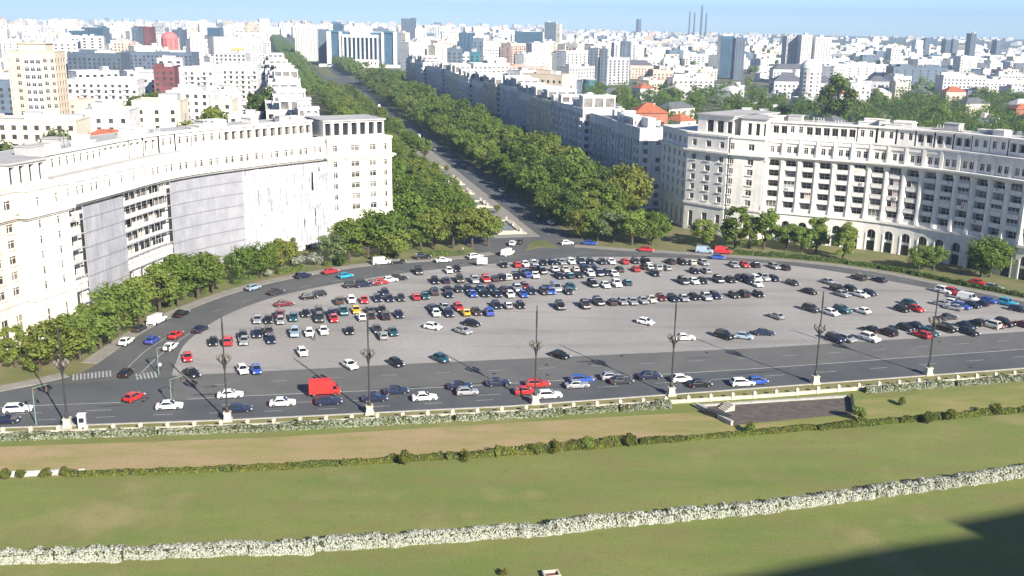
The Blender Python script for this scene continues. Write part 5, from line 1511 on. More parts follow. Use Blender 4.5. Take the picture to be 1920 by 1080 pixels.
SPEC = {  # length, half width, roof z, belt z, hood z, tail z, windscreen foot x, roof front x, roof rear x, rear glass foot x
    'saloon': (4.45, .87, 1.43, .92, .80, .92, .85, .10, -1.05, -1.62),
    'hatchback': (3.95, .84, 1.47, .95, .82, .95, .95, .20, -1.30, -1.80),
    'estate': (4.55, .88, 1.48, .95, .84, .95, .90, .15, -1.75, -2.12),
    'off-roader': (4.55, .93, 1.76, 1.10, 1.02, 1.10, .80, .25, -1.70, -2.10),
    'van': (5.1, .98, 2.05, 1.15, 1.05, 1.2, 1.55, .95, -2.30, -2.48),
}
CARM = {}
def car_meshes(kind):
    if kind in CARM: return CARM[kind]
    L, W, zr, zb, zh, zt, wf, rf, rr_, rg = SPEC[kind]; h = L / 2
    # lower body: sections (x, half width, z bottom, z top)
    sec = [(h, W * .62, .34, .58), (h - .10, W * .86, .26, zh - .14), (h - .45, W * .97, .20, zh - .02), (wf + .1, W, .20, zb - .04), (wf - .3, W, .20, zb), (rg + .35, W, .20, zb),
           (rg - .02, W * .98, .20, zt), (-h + .14, W * .92, .24, zt - .06), (-h, W * .78, .34, zt - .22)]
    mb = MB(); n = 10
    for x, w, z0, z1 in sec:
        b = min(.13, (z1 - z0) * .3)
        ring = [(-w + .04, z0), (w - .04, z0), (w, z0 + .15), (w + .01, (z0 + z1) / 2), (w - .02, z1 - b), (w - .13, z1), (-w + .13, z1), (-w + .02, z1 - b), (-w - .01, (z0 + z1) / 2), (-w, z0 + .15)]
        for y, z in ring: mb.v.append((x, y, z))
    for i in range(len(sec) - 1):
        for k in range(n): mb.f.append((i * n + k, (i + 1) * n + k, (i + 1) * n + (k + 1) % n, i * n + (k + 1) % n)); mb.m.append(0)
    mb.f.append(tuple(range(n))); mb.m.append(0); mb.f.append(tuple((len(sec) - 1) * n + k for k in reversed(range(n)))); mb.m.append(0)
    # greenhouse
    wb, wt = W - .08, W - .24
    bt = [(wf, wb), (rg, wb), (rg, -wb), (wf, -wb)]; tp = [(rf, wt), (rr_, wt), (rr_, -wt), (rf, -wt)]
    zb_ = zb - .05; i = len(mb.v)
    mb.v += [(x, y, zb_) for x, y in bt] + [(x, y, zr - .05) for x, y in tp] + [(x * .97 - .01, y * .86, zr) for x, y in tp]
    for k in range(4):
        k2 = (k + 1) % 4
        mb.f.append((i + k, i + k2, i + 4 + k2, i + 4 + k)); mb.m.append(0); mb.f.append((i + 4 + k, i + 4 + k2, i + 8 + k2, i + 8 + k)); mb.m.append(0)
    mb.f.append((i + 8, i + 9, i + 10, i + 11)); mb.m.append(0)
    # bumpers, sills, mirrors
    mb.box(h - .2, h + .03, -W * .7, W * .7, .3, .46, 1); mb.box(-h - .03, -h + .2, -W * .78, W * .78, .32, .5, 1)
    for s in (-1, 1):
        mb.box(wf - .35, wf - .12, s * W - .02 if s > 0 else -W - .2, W + .2 if s > 0 else -W + .02, zb - .02, zb + .15, 0)
        mb.box(rg + .5, wf - .2, s * (W + .004) - .01, s * (W + .004) + .01, .22, .3, 1)
    body = mb
    def panel(c, inset=.06, off=.012):
        P = [Vector(p) for p in c]; cen = sum(P, Vector()) / 4; nr = (P[1] - P[0]).cross(P[3] - P[0]).normalized()
        out = Vector((cen.x * .1, cen.y, 0)) if abs(nr.y) > .5 else Vector((cen.x - (rf + rr_) / 2, 0, .2))
        if nr.dot(out) < 0: nr = -nr
        q = MB(); q.quad(*[p + (cen - p).normalized() * inset * 1.4 + nr * off for p in P]); return q
    B = [Vector((x, y, zb_ + .05)) for x, y in bt]; T = [Vector((x, y, zr - .05)) for x, y in tp]
    ws = panel([B[3], B[0], T[0], T[3]]).mesh('windscreen', M_CARGLASS)
    rw = panel([B[1], B[2], T[2], T[1]], .09).mesh('rear_window', M_CARGLASS)
    if kind == 'van':
        xs = wf - 1.0
        sw = [panel([Vector((xs, s * wb, zb_ + .05)), Vector((wf, s * wb, zb_ + .05)), Vector((rf, s * wt, zr - .05)), Vector((xs + .1, s * wt, zr - .05))], .08) for s in (1, -1)]
    else: sw = [panel([B[0], B[1], T[1], T[0]], .09), panel([B[2], B[3], T[3], T[2]], .09)]
    sides = [q.mesh('side_window', M_CARGLASS) for q in sw]
    wr = .31 if kind in ('saloon', 'hatchback', 'estate') else .37
    wh = MB(); wh.tube((0, -.11, 0), (0, .11, 0), wr, wr, 12, 0); wh.tube((0, -.118, 0), (0, .118, 0), wr * .58, wr * .58, 8, 1)
    wheel = wh.mesh('wheel', [M_TYRE, M_RIM])
    wpos = [(h - .82, W - .06, wr), (h - .82, -W + .06, wr), (-h + .78, W - .06, wr), (-h + .78, -W + .06, wr)]
    hl = MB(); hl.box(h - .28, h - .05, -.17, .17, -.08, .08); tl = MB(); tl.box(-.05, .09, -.14, .14, -.1, .1)
    lamps = [('headlight', hl.mesh('headlight', M_LAMP), (0, s * W * .68, zh - .2)) for s in (-1, 1)] + [('tail_light', tl.mesh('tail_light', M_TAIL), (-h + .02, s * W * .74, zt - .25)) for s in (-1, 1)]
    CARM[kind] = dict(body=body, ws=ws, rw=rw, sides=sides, wheel=wheel, wpos=wpos, lamps=lamps, bodies={})
    return CARM[kind]

N_CARS = [0]
def car(p, rz, kind, colour, label, group, z=0.045, name=None):
    C = car_meshes(kind)
    if colour not in C['bodies']: C['bodies'][colour] = C['body'].mesh('body', [PAINT[colour], M_TRIM])
    root = empty(name or ('van' if kind == 'van' else 'car'), (p[0], p[1], z), rz)
    tag(root, label, 'van' if kind == 'van' else 'car', group)
    obj('body', C['bodies'][colour], root); obj('windscreen', C['ws'], root)
    if kind != 'van': obj('rear_window', C['rw'], root)
    for s in C['sides']: obj('side_window', s, root)
    for w in C['wpos']: obj('wheel', C['wheel'], root, w)
    for nm, me, l in C['lamps']: obj(nm, me, root, l)
    N_CARS[0] += 1
    return root

krng = random.Random(21)
KINDS_ = ['saloon', 'hatchback', 'hatchback', 'saloon', 'estate', 'off-roader']
park_rz = math.atan2(-BB.y, -BB.x)          # noses towards the front road
def parked(rowname, items, rz=park_rz, where='the car park', group='cars parked in the square'):
    items = sorted(items, key=lambda q: q[0])
    for i, it in enumerate(items):
        px, py, c = it[:3]; kind = it[3] if len(it) > 3 else krng.choice(KINDS_); dr = it[4] if len(it) > 4 else krng.uniform(-.07, .07)
        if c == 'w' and krng.random() < .38: c = 's'
        elif c == 's' and krng.random() < .35: c = 'g'
        colour = SHORT[c]
        flip = math.pi if krng.random() < .22 else 0
        car(G(px, py, .5), rz + dr + flip, kind, colour, f'{colour} {kind}, {ordinal(i + 1)} from left in {rowname}', group)

parked('the farthest parked row', [(945, 497, 'k'), (969, 497, 'r'), (985, 496, 'w'), (1001, 494, 'w'), (1019, 493, 'k'), (1036, 493, 'n'), (1053, 492, 's'), (1071, 491, 'w'), (1089, 491, 'g'), (1107, 491, 'n'),
    (1129, 491, 'g'), (1146, 491, 'w'), (1171, 491, 'r'), (1191, 490, 's'), (1211, 491, 'k'), (1257, 491, 'g'), (1279, 492, 'k'), (1297, 493, 'e'), (1319, 493, 'w'), (1376, 497, 's'), (1396, 497, 'r'), (1416, 497, 'n'),
    (1452, 500, 'w'), (1470, 502, 'k')])
parked('the second row from the boulevard', [(785, 510, 'g'), (842, 508, 'w'), (857, 505, 'k'), (981, 511, 'n'), (1001, 508, 'k'), (1016, 509, 'k'), (1041, 507, 'w'), (1060, 506, 'e'), (1079, 506, 'e'), (1096, 507, 'n', 'van'),
    (1113, 504, 'g'), (1161, 506, 'g'), (1192, 505, 'r'), (1208, 501, 'k'), (1219, 503, 'w'), (1232, 503, 's'), (1250, 503, 'w'), (1302, 509, 'k'), (1323, 508, 's')])
parked('the third row from the boulevard', [(967, 518, 'k'), (989, 516, 'b'), (1003, 517, 'w'), (1049, 518, 'k'), (1068, 517, 't'), (1085, 516, 'g'), (1107, 513, 'w'), (1123, 513, 'n'), (1139, 512, 'g'), (1151, 514, 'w'), (1228, 513, 'k'),
    (816, 527, 'k'), (836, 526, 'n'), (862, 525, 'o'), (890, 526, 's'), (911, 525, 'r'), (928, 523, 's'), (941, 521, 'k'), (952, 520, 'w')])
parked('the fourth row from the boulevard', [(1281, 528, 's'), (1301, 528, 'w'), (1317, 527, 'k'), (1347, 525, 'g'), (1369, 525, 'k'), (1388, 522, 'n'), (1404, 527, 'n', 'van'), (1418, 523, 'w'), (1419, 533, 'w'), (1432, 522, 'w'),
    (1451, 523, 'n'), (1111, 533, 'k'), (1135, 535, 'w'), (1156, 533, 'w'), (1176, 530, 't'), (1042, 541, 'w', 'van'), (1070, 538, 't'), (1066, 547, 's'), (1020, 547, 's'), (1033, 547, 'b')])
parked('the crowded middle row', [(814, 548, 'g'), (839, 543, 'k'), (842, 553, 'n'), (860, 543, 'g'), (878, 542, 'k'), (886, 552, 'b'), (901, 542, 't'), (909, 551, 'k'), (922, 541, 'n'), (932, 552, 'n'), (945, 543, 'g'), (957, 553, 'w'),
    (970, 542, 'w'), (984, 537, 'm'), (981, 552, 'b'), (997, 547, 'n'), (797, 556, 't'), (780, 557, 'r')])
parked('the row with the yellow car', [(810, 577, 'n'), (834, 577, 'w'), (818, 588, 'w'), (842, 588, 'n'), (860, 577, 'r'), (873, 586, 'y'), (893, 585, 'o'), (917, 586, 'b'), (931, 573, 'k'), (952, 573, 's'), (976, 573, 'k')])
parked('the long line across the square', [(1050, 575, 'k'), (1097, 573, 'o'), (1122, 567, 'g'), (1148, 567, 'g'), (1167, 566, 's'), (1186, 566, 's'), (1206, 564, 'w'), (1222, 562, 'e'), (1239, 559, 'm'), (1262, 560, 'n'), (1282, 560, 's'),
    (1301, 557, 'k'), (1324, 558, 's'), (1341, 555, 'n'), (1376, 554, 'g'), (1393, 552, 'k'), (1422, 552, 'k')])
parked('the line beside the left ring road', [(662, 535, 'k'), (682, 534, 'n'), (699, 532, 'm'), (715, 529, 'r'), (732, 525, 'w'), (748, 522, 'k'), (580, 557, 'k'), (594, 552, 'k'), (533, 570, 'm')], rz=math.atan2(.42, .9), )
parked('the upper left row', [(637, 565, 'o'), (659, 563, 'w'), (683, 563, 'r'), (708, 560, 'n'), (722, 549, 'n'), (730, 560, 'n'), (752, 559, 'g')])
parked('the double left row', [(483, 600, 's'), (503, 600, 'k'), (525, 590, 'm'), (526, 602, 'w'), (550, 596, 't'), (573, 588, 'k'), (598, 586, 'g'), (599, 598, 'g'), (621, 588, 'n'), (626, 598, 'r'), (644, 585, 't'), (668, 582, 'y'), (678, 595, 'w'),
    (693, 582, 'n'), (696, 592, 'k'), (716, 581, 'k'), (723, 593, 'k'), (748, 590, 'n')])
parked('the near left row', [(483, 626, 'n'), (504, 622, 'o'), (508, 637, 'n'), (553, 625, 'p'), (580, 625, 'w'), (607, 621, 'w'), (656, 621, 'k'), (707, 618, 'g'), (718, 630, 'w'), (737, 623, 't'), (400, 641, 'k'), (427, 641, 'r'), (455, 630, 'k'), (458, 640, 's')])
parked('the group at the right edge, near side', [(1697, 615, 'k'), (1713, 610, 'n'), (1728, 628, 'r'), (1742, 624, 't'), (1775, 617, 'k', 'off-roader'), (1812, 611, 'n'), (1817, 623, 'k'), (1829, 606, 'k'), (1846, 606, 's'), (1858, 610, 'e'), (1869, 610, 'm'), (1883, 607, 'k'), (1914, 608, 'm')], rz=park_rz + .35)
parked('the group at the right edge, far side', [(1770, 546, 'w'), (1787, 549, 'r'), (1805, 551, 'w'), (1815, 561, 'w', 'van'), (1764, 569, 's'), (1787, 568, 'w'), (1788, 577, 'w'), (1803, 575, 'b'), (1823, 573, 'n'), (1837, 569, 'n'), (1853, 564, 'b'), (1889, 569, 'c'), (1909, 580, 'n')], rz=park_rz + .5)
parked('the loose group right of centre', [(1486, 531, 'g'), (1518, 547, 'k'), (1554, 529, 's'), (1610, 521, 'g'), (1648, 525, 'n'), (1572, 543, 'k'), (1579, 552, 's'), (1595, 542, 'k'), (1614, 553, 'w'), (1630, 550, 'n'), (1521, 580, 's'), (1559, 587, 'w'),
    (1579, 582, 't', 'off-roader'), (1616, 583, 'w'), (1455, 593, 'w'), (1632, 618, 'k'), (1664, 624, 'k', 'off-roader'), (1566, 636, 'n'), (1588, 636, 'w'), (1631, 635, 'w'), (1691, 580, 'k'), (1706, 569, 't'), (1718, 580, 'r')], rz=park_rz + .3)
SING = [(352, 672, 'r', 'hatchback', .1, 'red hatchback alone at the left tip of the square'), (360, 701, 'k', 'saloon', .5, 'black saloon at the left tip near the front road'), (455, 695, 'w', 'hatchback', .2, 'white hatchback beside a blue one at the lower left'),
    (481, 695, 'b', 'hatchback', .1, 'blue hatchback beside a white one at the lower left'), (567, 662, 'w', 'hatchback', .15, 'lone white hatchback on open paving at the left'), (656, 686, 'w', 'saloon', .4, 'lone white saloon near the second lamp'),
    (743, 682, 'k', 'hatchback', .4, 'black hatchback right of the second lamp'), (827, 674, 't', 'hatchback', .5, 'dark teal hatchback near the front road, centre left'), (812, 614, 'w', 'hatchback', .9, 'small white hatchback alone on the middle paving'),
    (885, 608, 'k', 'hatchback', .8, 'black hatchback above a silver one in the middle'), (869, 622, 's', 'hatchback', .6, 'silver hatchback below a black one in the middle'), (1050, 667, 'k', 'saloon', .6, 'lone black saloon right of the third lamp'),
    (1211, 605, 'w', 'hatchback', .7, 'lone white hatchback in the open centre'), (1284, 634, 'w', 'saloon', 1.4, 'white saloon side-on beside the fourth lamp'), (1358, 631, 'k', 'off-roader', .45, 'black off-roader alone right of the fourth lamp'),
    (1396, 632, 'p', 'hatchback', 1.0, 'pale blue hatchback beside a black off-roader'), (1433, 625, 'n', 'saloon', 1.3, 'navy saloon side-on right of the pale blue car'), (1778, 596, 'g', 'saloon', 1.7, 'dark grey saloon side-on near the last lamp')]
for px, py, c, kind, dr, lab in SING: car(G(px, py, .4), park_rz + dr, kind, SHORT[c], lab, 'single cars on the square')

# moving and kerbside cars on the ring road
def ring_dir(px, py):
    p = G(px, py); best = min(range(len(arc_outer) - 1), key=lambda i: (arc_outer[i] - p).length); d = arc_outer[best + 1] - arc_outer[best]
    return math.atan2(d.y, d.x)
RING = [(831, 490, 'w', 'saloon', 0, 'white saloon parked by the kerb left of the billboard'), (891, 483, 'w', 'estate', 0, 'white estate at the kerb before the junction'), (952, 477, 'w', 'van', .3, 'white van turning into the boulevard'),
    (715, 494, 'w', 'van', 0, 'long white van at the left kerb'), (745, 492, 'k', 'estate', 0, 'black estate behind the long white van'), (793, 484, 'k', 'off-roader', 0, 'black off-roader by the left kerb under trees'),
    (648, 519, 'c', 'hatchback', 0, 'sky blue car driving on the left ring road'), (620, 511, 'r', 'saloon', 0, 'bright red saloon at the left kerb'), (569, 519, 'n', 'estate', 0, 'navy estate at the left kerb before the red saloon'),
    (475, 542, 'p', 'hatchback', 0, 'pale blue hatchback at the left kerb'), (517, 549, 'g', 'saloon', 0, 'dark grey saloon driving on the left ring road'), (330, 630, 'r', 'saloon', 0, 'red saloon driving towards the left junction'),
    (320, 652, 'w', 'saloon', 0, 'white saloon beside the red one near the left junction'), (286, 640, 'b', 'hatchback', 0, 'blue hatchback near the left junction'), (237, 643, 'w', 'saloon', 0, 'white saloon parked on the left pavement'),
    (376, 619, 'n', 'saloon', 0, 'navy saloon on the ring road near the left lot corner'), (237, 702, 'k', 'hatchback', .2, 'black hatchback waiting at the left crossing'), (295, 604, 'w', 'van', 0, 'white van parked at the left kerb under trees'),
    (340, 590, 'k', 'saloon', 0, 'black saloon parked in front of the white van'), (262, 618, 'g', 'hatchback', 0, 'grey hatchback in tree shade behind the white van'), (1321, 473, 'p', 'van', 0, 'pale blue van at the right kerb'),
    (1356, 474, 'r', 'van', 0, 'red van at the right kerb'), (1347, 484, 'b', 'hatchback', 0, 'blue hatchback passing the red van'), (1212, 470, 'r', 'saloon', 0, 'red saloon parked at the right kerb under trees'),
    (1833, 532, 'r', 'saloon', 0, 'red saloon in the shade at the far right kerb'), (1863, 541, 's', 'estate', 0, 'silver estate at the far right kerb'), (1107, 457, 'b', 'saloon', 0, 'blue saloon parked at the right corner of the boulevard'),
    (1063, 457, 'w', 'hatchback', .4, 'white hatchback turning out of the boulevard'), (961, 458, 'w', 'saloon', .9, 'white saloon entering the boulevard'), (974, 455, 'g', 'hatchback', .9, 'grey hatchback entering the boulevard')]
for px, py, c, kind, dr, lab in RING: car(G(px, py, .3), ring_dir(px, py) + dr, kind, SHORT[c], lab, 'cars on the ring road', z=.14 if ('kerb' in lab and 'driving' not in lab) or 'pavement' in lab else .04)

# front road traffic, heading right
fr = math.atan2(.205, .978)
FRONT = [(34, 769, 'w', 'estate', 'large white estate at the left edge of the front road'), (10, 790, 'n', 'saloon', 'navy saloon cut by the left picture edge'), (252, 747, 'r', 'hatchback', 'red hatchback crossing the left junction'), (318, 763, 'w', 'saloon', 'white saloon past the left junction on the front road'),
    (432, 742, 'w', 'saloon', 'white saloon behind the first lamp on the front road'), (448, 769, 'n', 'saloon', 'navy saloon beside the first lamp pedestal'), (530, 757, 'w', 'saloon', 'white saloon following the navy one'),
    (617, 755, 'n', 'estate', 'navy estate next to the red truck'), (703, 749, 'n', 'saloon', 'navy saloon at the foot of the second lamp'), (743, 735, 'n', 'saloon', 'navy saloon in the far lane past the second lamp'), (796, 747, 'w', 'saloon', 'white saloon between the second and third lamp'),
    (862, 726, 'n', 'saloon', 'navy saloon in the far lane before the third lamp'), (876, 737, 's', 'hatchback', 'silver hatchback before the third lamp'), (934, 720, 'n', 'saloon', 'navy saloon in a pair left of the third lamp'), (985, 736, 'r', 'hatchback', 'red hatchback with white roof light at the third lamp'),
    (1008, 722, 'r', 'estate', 'red estate behind the third lamp'), (1030, 743, 'w', 'estate', 'white estate right of the third lamp pedestal'), (1090, 714, 'b', 'estate', 'blue estate in the far lane after the third lamp'), (1082, 724, 's', 'saloon', 'silver saloon beside the blue estate'),
    (1146, 709, 's', 'hatchback', 'silver hatchback in the far lane, middle right'), (1165, 716, 'g', 'saloon', 'grey saloon in the near lane, middle right'), (1218, 707, 'n', 'saloon', 'navy saloon left of the fourth lamp'), (1278, 713, 'w', 'hatchback', 'white hatchback just past the fourth lamp'),
    (1312, 722, 'k', 'saloon', 'black saloon past the fourth lamp'), (1392, 720, 'w', 'estate', 'white estate behind a blue car on the front road'), (1420, 717, 'b', 'hatchback', 'blue car leading the front road traffic')]
for px, py, c, kind, lab in FRONT: car(G(px, py, .3), fr + krng.uniform(-.03, .03) + (1.0 if 'crossing' in lab else 0), kind, SHORT[c], lab, 'traffic on the front road', z=.034)
# boulevard traffic
BLV = [(1037, 418, 'w', 'saloon'), (762, 257, 'w', 'van'), (1012, 408, 'g', 'hatchback'), (940, 358, 's', 'saloon'), (870, 312, 'k', 'saloon'), (810, 281, 'w', 'hatchback'), (700, 200, 'w', 'van'), (672, 186, 's', 'saloon')]
for i, (px, py, c, kind) in enumerate(BLV):
    p = G(px, py, .4); t, s = to_ts(p); p = TS(t, min(16.2, max(9.5, s)))
    car(p, math.atan2(BB.y, BB.x), kind, SHORT[c], f'{SHORT[c]} {kind} on the boulevard carriageway, {ordinal(i + 1)} from the square', 'cars on the boulevard', z=.034)

# red box truck
def truck():
    p = G(608, 741); root = empty('box_truck', (p.x, p.y, .034), fr); tag(root, 'bright red box truck in the middle lanes of the front road', 'truck')
    red = mat('truck_red', (0.62, 0.03, 0.025), 0.45, spec=.4)
    q = MB(); q.box(-2.6, 1.25, -1.05, 1.05, .62, 2.75); q.box(-2.62, 1.27, -1.08, 1.08, 2.75, 2.82); q.build('cargo_box', red, root)
    q = MB(); i = len(q.v)
    pr = [(1.35, .4), (2.75, .4), (2.8, 1.15), (2.45, 1.3), (2.0, 2.05), (1.35, 2.1)]
    for y in (-.95, .95): q.v += [(x, y, z) for x, z in pr]
    n = len(pr)
    for k in range(n): q.f.append((k, (k + 1) % n, n + (k + 1) % n, n + k)); q.m.append(0)
    q.f.append(tuple(reversed(range(n)))); q.f.append(tuple(range(n, 2 * n))); q.m += [0, 0]
    q.build('cab', red, root)
    q = MB(); q.quad((2.455, -.85, 1.33), (2.455, .85, 1.33), (2.03, .85, 2.0), (2.03, -.85, 2.0)); 
    g = q.build('windscreen', M_CARGLASS, root, (.02, 0, .01))
    for s in (-1, 1):
        q = MB(); y = s * .957; q.quad((1.5, y, 1.3), (2.3, y, 1.3), (2.0, y, 1.95), (1.5, y, 1.95)); q.build('side_window', M_CARGLASS, root)
        q = MB(); q.box(2.7, 2.83, s * .7 - .15, s * .7 + .15, .75, .95); q.build('headlight', M_LAMP, root)
    wh = MB(); wh.tube((0, -.14, 0), (0, .14, 0), .4, .4, 12, 0); wh.tube((0, -.145, 0), (0, .145, 0), .2, .2, 8, 1); me = wh.mesh('wheel', [M_TYRE, M_RIM])
    for x in (-1.7, 1.95):
        for y in (-.9, .9): obj('wheel', me, root, (x, y, .4))
    q = MB(); q.box(-2.5, 2.6, -.5, .5, .4, .61); q.build('chassis', M_TRIM, root)
truck()

# ------------------------------------------------------------------ street lamps
M_PED = mat('pedestal_stone', (0.50, 0.455, 0.36), 0.85, var=0.16, scale=1.0)
M_POLE = mat('lamp_pole', (0.055, 0.055, 0.05), 0.5, metal=0.3)
M_GLOBE = mat('lamp_globe', (0.16, 0.14, 0.12), 0.3, spec=.5)
def lamp_meshes():
    ped = MB(); ped.box(-.75, .75, -.75, .75, 0, .35); ped.frustum(0, 0, .35, 1.35, .6, .6, .5, .5); ped.box(-.62, .62, -.62, .62, 1.35, 1.55)
    pole = MB(); pole.lathe([(.32, 1.55), (.30, 2.1), (.15, 2.5), (.12, 8.6), (.26, 9.4), (.40, 10.2), (.3, 10.7), (.12, 11.0), (.09, 17.6)], 10)
    for z in (4.6, 7.0): pole.lathe([(.2, z), (.24, z + .12), (.2, z + .24)], 10)
    head = MB(); head.lathe([(.09, 13.6), (.15, 13.9), (.15, 16.6), (.09, 17.0), (.04, 17.7)], 10)
    arm = MB()
    arm.tube((.15, 0, 9.7), (.62, 0, 10.0), .07, .06, 6); arm.tube((.62, 0, 10.0), (.98, 0, 10.55), .06, .05, 6); arm.tube((.15, 0, 10.9), (.9, 0, 10.65), .04, .04, 5)
    gl = MB(); gl.lathe([(.05, 10.5), (.2, 10.58), (.30, 10.85), (.24, 11.15), (.08, 11.3)], 10, .98, 0)
    return ped.mesh('pedestal', M_PED), pole.mesh('pole', M_POLE), head.mesh('lamp_head', M_POLE), arm.mesh('arm', M_POLE), gl.mesh('globe', M_GLOBE)
LM = lamp_meshes()
LW = ['leftmost', 'second', 'third', 'fourth', 'fifth', 'sixth', 'seventh']
for i, (px, py) in enumerate([(127, 801), (427, 789), (693, 776), (1003, 757), (1258, 741), (1528, 719), (1740, 703)]):
    p = G(px, py); root = empty('street_lamp', (p.x, p.y, .03), fr)
    tag(root, f'tall dark lamp post on a cream pedestal, {LW[i]} from the left along the front road', 'street lamp', 'lamp posts along the front road')
    obj('pedestal', LM[0], root); obj('pole', LM[1], root); obj('lamp_head', LM[2], root)
    for k in range(6):
        a = obj('arm', LM[3], root, None, k * math.pi / 3); obj('globe', LM[4], a)

# ------------------------------------------------------------------ low wall with posts
wroot = empty('boundary_wall', wall_line[1]); tag(wroot, 'low pale boundary wall with square posts below the front road', 'wall')
pm_ = MB(); pm_.box(-.26, .26, -.26, .26, 0, 1.05); pm_.box(-.33, .33, -.33, .33, 1.05, 1.17); pm_.frustum(0, 0, 1.17, 1.42, .26, .26, .04, .04); post_me = pm_.mesh('post', M_PED)
seq = along(wall_line, 4.15)
pan = MB(); pan.box(-1.78, 1.78, -.14, .14, 0, .5); pan.box(-1.78, 1.78, -.2, .2, .5, .62); pan_me = pan.mesh('wall_panel', M_PED)
for i, (p, t) in enumerate(seq):
    px = proj(p)[0]
    if px < -60 or px > 1990: continue
    rz = math.atan2(t.y, t.x)
    l = p - wall_line[1]; obj('post', post_me, wroot, (l.x, l.y, .02), rz)
    c = p + t * 2.075 - wall_line[1]; obj('wall_panel', pan_me, wroot, (c.x, c.y, .02), rz)

# ------------------------------------------------------------------ dark yard with low walls below the wall, right of centre
yard = [G(1306, 764), G(1596, 746), G(1600, 776), G(1372, 798)]
sheet('yard', yard, 0.05, mat('yard_asphalt', (0.075, 0.063, 0.056), 0.95, col2=(0.13, 0.112, 0.10), scale=0.7, bump=.4, bscale=2))
def low_wall(name, label, a, b, h, th, m, cat='wall'):
    mid = (a + b) / 2; d = b - a; q = MB(); L = d.length / 2
    q.box(-L, L, -th / 2, th / 2, 0, h); q.box(-L - .1, L + .1, -th / 2 - .08, th / 2 + .08, h, h + .12)
    o = q.build(name, m, None, (mid.x, mid.y, 0.02), math.atan2(d.y, d.x)); tag(o, label, cat); return o
low_wall('parapet_wall', 'sloping pale parapet on the left side of the dark yard', yard[0], yard[3], .7, .45, M_KERB)
low_wall('retaining_wall', 'low dark kerb wall on the right side of the dark yard', yard[1], yard[2], .6, .3, M_POLE)
low_wall('yard_wall', 'pale wall closing the back of the dark yard', yard[0] + Vector((.9, .5, 0)), yard[1] + Vector((-.6, .3, 0)), .25, .35, M_KERB)
q = MB()
for k in range(6): q.box(-1.0, 1.0, k * .35, 2.1, k * .17, (k + 1) * .17)
o = q.build('steps', M_PED, None, (G(1352, 770).x, G(1352, 770).y, .055), -1.1); tag(o, 'short pale steps inside the left corner of the yard', 'steps')
q = MB(); q.box(-2.2, 2.2, -.5, .5, 0, .8); q.box(-2.3, 2.3, -.6, .6, .8, .9)
o = q.build('dark_planter', M_POLE, None, (G(1345, 783).x, G(1345, 783).y, .055), -.75); tag(o, 'long dark covered box beside the yard parapet', 'box')

# white kerb stones among the small bushes at the left
for i, (a, b) in enumerate((((16, 893), (27, 892)), ((47, 892), (77, 890)), ((92, 890), (116, 888)), ((148, 888), (158, 887)))):
    low_wall('kerb_stone', f'white kerb stone among the left bushes, {ordinal(i + 1)} from the left', G(*a), G(*b), .42, .5, CITY['white'], 'kerb stone')

# white booth and mast at the left corner
p = G(155, 803); root = empty('booth', (p.x, p.y, .03), fr); tag(root, 'narrow white booth beside the leftmost lamp', 'booth')
q = MB(); q.box(-.55, .55, -.5, .5, 0, 2.3); q.build('wall', CITY['white'], root)
q = MB(); q.box(-.65, .65, -.6, .6, 2.3, 2.45); q.build('roof', CITY['white'], root)
q = MB(); q.box(-.4, .4, -.53, -.505, 1.1, 1.9); q.build('window', M_GLASS, root)
M_GREEN = mat('green_mast', (0.16, 0.24, 0.20), 0.6)
def mast(px, py, h, label, lean=0.0):
    p = G(px, py); root = empty('signal_mast', (p.x, p.y, .03), fr + .4); tag(root, label, 'mast')
    q = MB(); q.tube((0, 0, 0), (0, 0, h), .11, .07, 8); q.tube((0, 0, h), (2.2, 0, h + .3), .06, .05, 6); q.build('pole', M_GREEN, root)
    for x in (0.2, 2.0):
        q = MB(); q.box(x - .17, x + .17, -.15, .15, h - .9, h - .05); s = q.build('signal_head', M_POLE, root)
        for k in range(3):
            r = MB(); r.tube((x, -.152, h - .2 - k * .27), (x, -.2, h - .2 - k * .27), .09, .09, 8); r.build('signal_lens', M_TAIL if k == 0 else M_GLOBE, s)
mast(68, 797, 6.2, 'green traffic mast left of the white booth'); mast(298, 702, 5.0, 'green traffic mast at the left tip of the square'); mast(322, 760, 4.6, 'slender green mast among the front road lanes')

# billboard at the junction, parasols, small things on the lawn
p = G(904, 500); root = empty('billboard', (p.x, p.y, .045), .1); tag(root, 'white billboard on two legs at the head of the square', 'billboard')
q = MB(); q.box(-1.4, 1.4, -.06, .06, .7, 2.5); q.build('panel', CITY['white'], root)
for x in (-1.1, 1.1):
    q = MB(); q.box(x - .06, x + .06, -.05, .05, 0, .7); q.build('leg', M_POLE, root)
for px, py, r, c, lab in ((775, 458, 1.9, (0.72, 0.42, 0.52), 'pink and white parasol under the trees left of the boulevard'), (757, 424, 1.6, (0.78, 0.76, 0.70), 'white parasol behind the left corner pavilion'), (497, 508, 1.7, (0.75, 0.75, 0.74), 'white parasol among shrubs before the sheeting')):
    p = G(px, py); root = empty('parasol', (p.x, p.y, .02)); tag(root, lab, 'parasol')
    q = MB(); q.tube((0, 0, 0), (0, 0, 2.9), .05, .04, 6); q.build('pole', M_POLE, root)
    q = MB()
    for k in range(8):
        a, b = k * math.pi / 4, (k + 1) * math.pi / 4; q.poly([(0, 0, 3.1), (r * math.cos(a), r * math.sin(a), 2.35), (r * math.cos(b), r * math.sin(b), 2.35)])
        q.quad((r * math.cos(a), r * math.sin(a), 2.35), (r * math.cos(b), r * math.sin(b), 2.35), (r * math.cos(b), r * math.sin(b), 2.12), (r * math.cos(a), r * math.sin(a), 2.12))
    q.build('canopy', mat('parasol_' + str(px), c, .8, trans=.2), root)
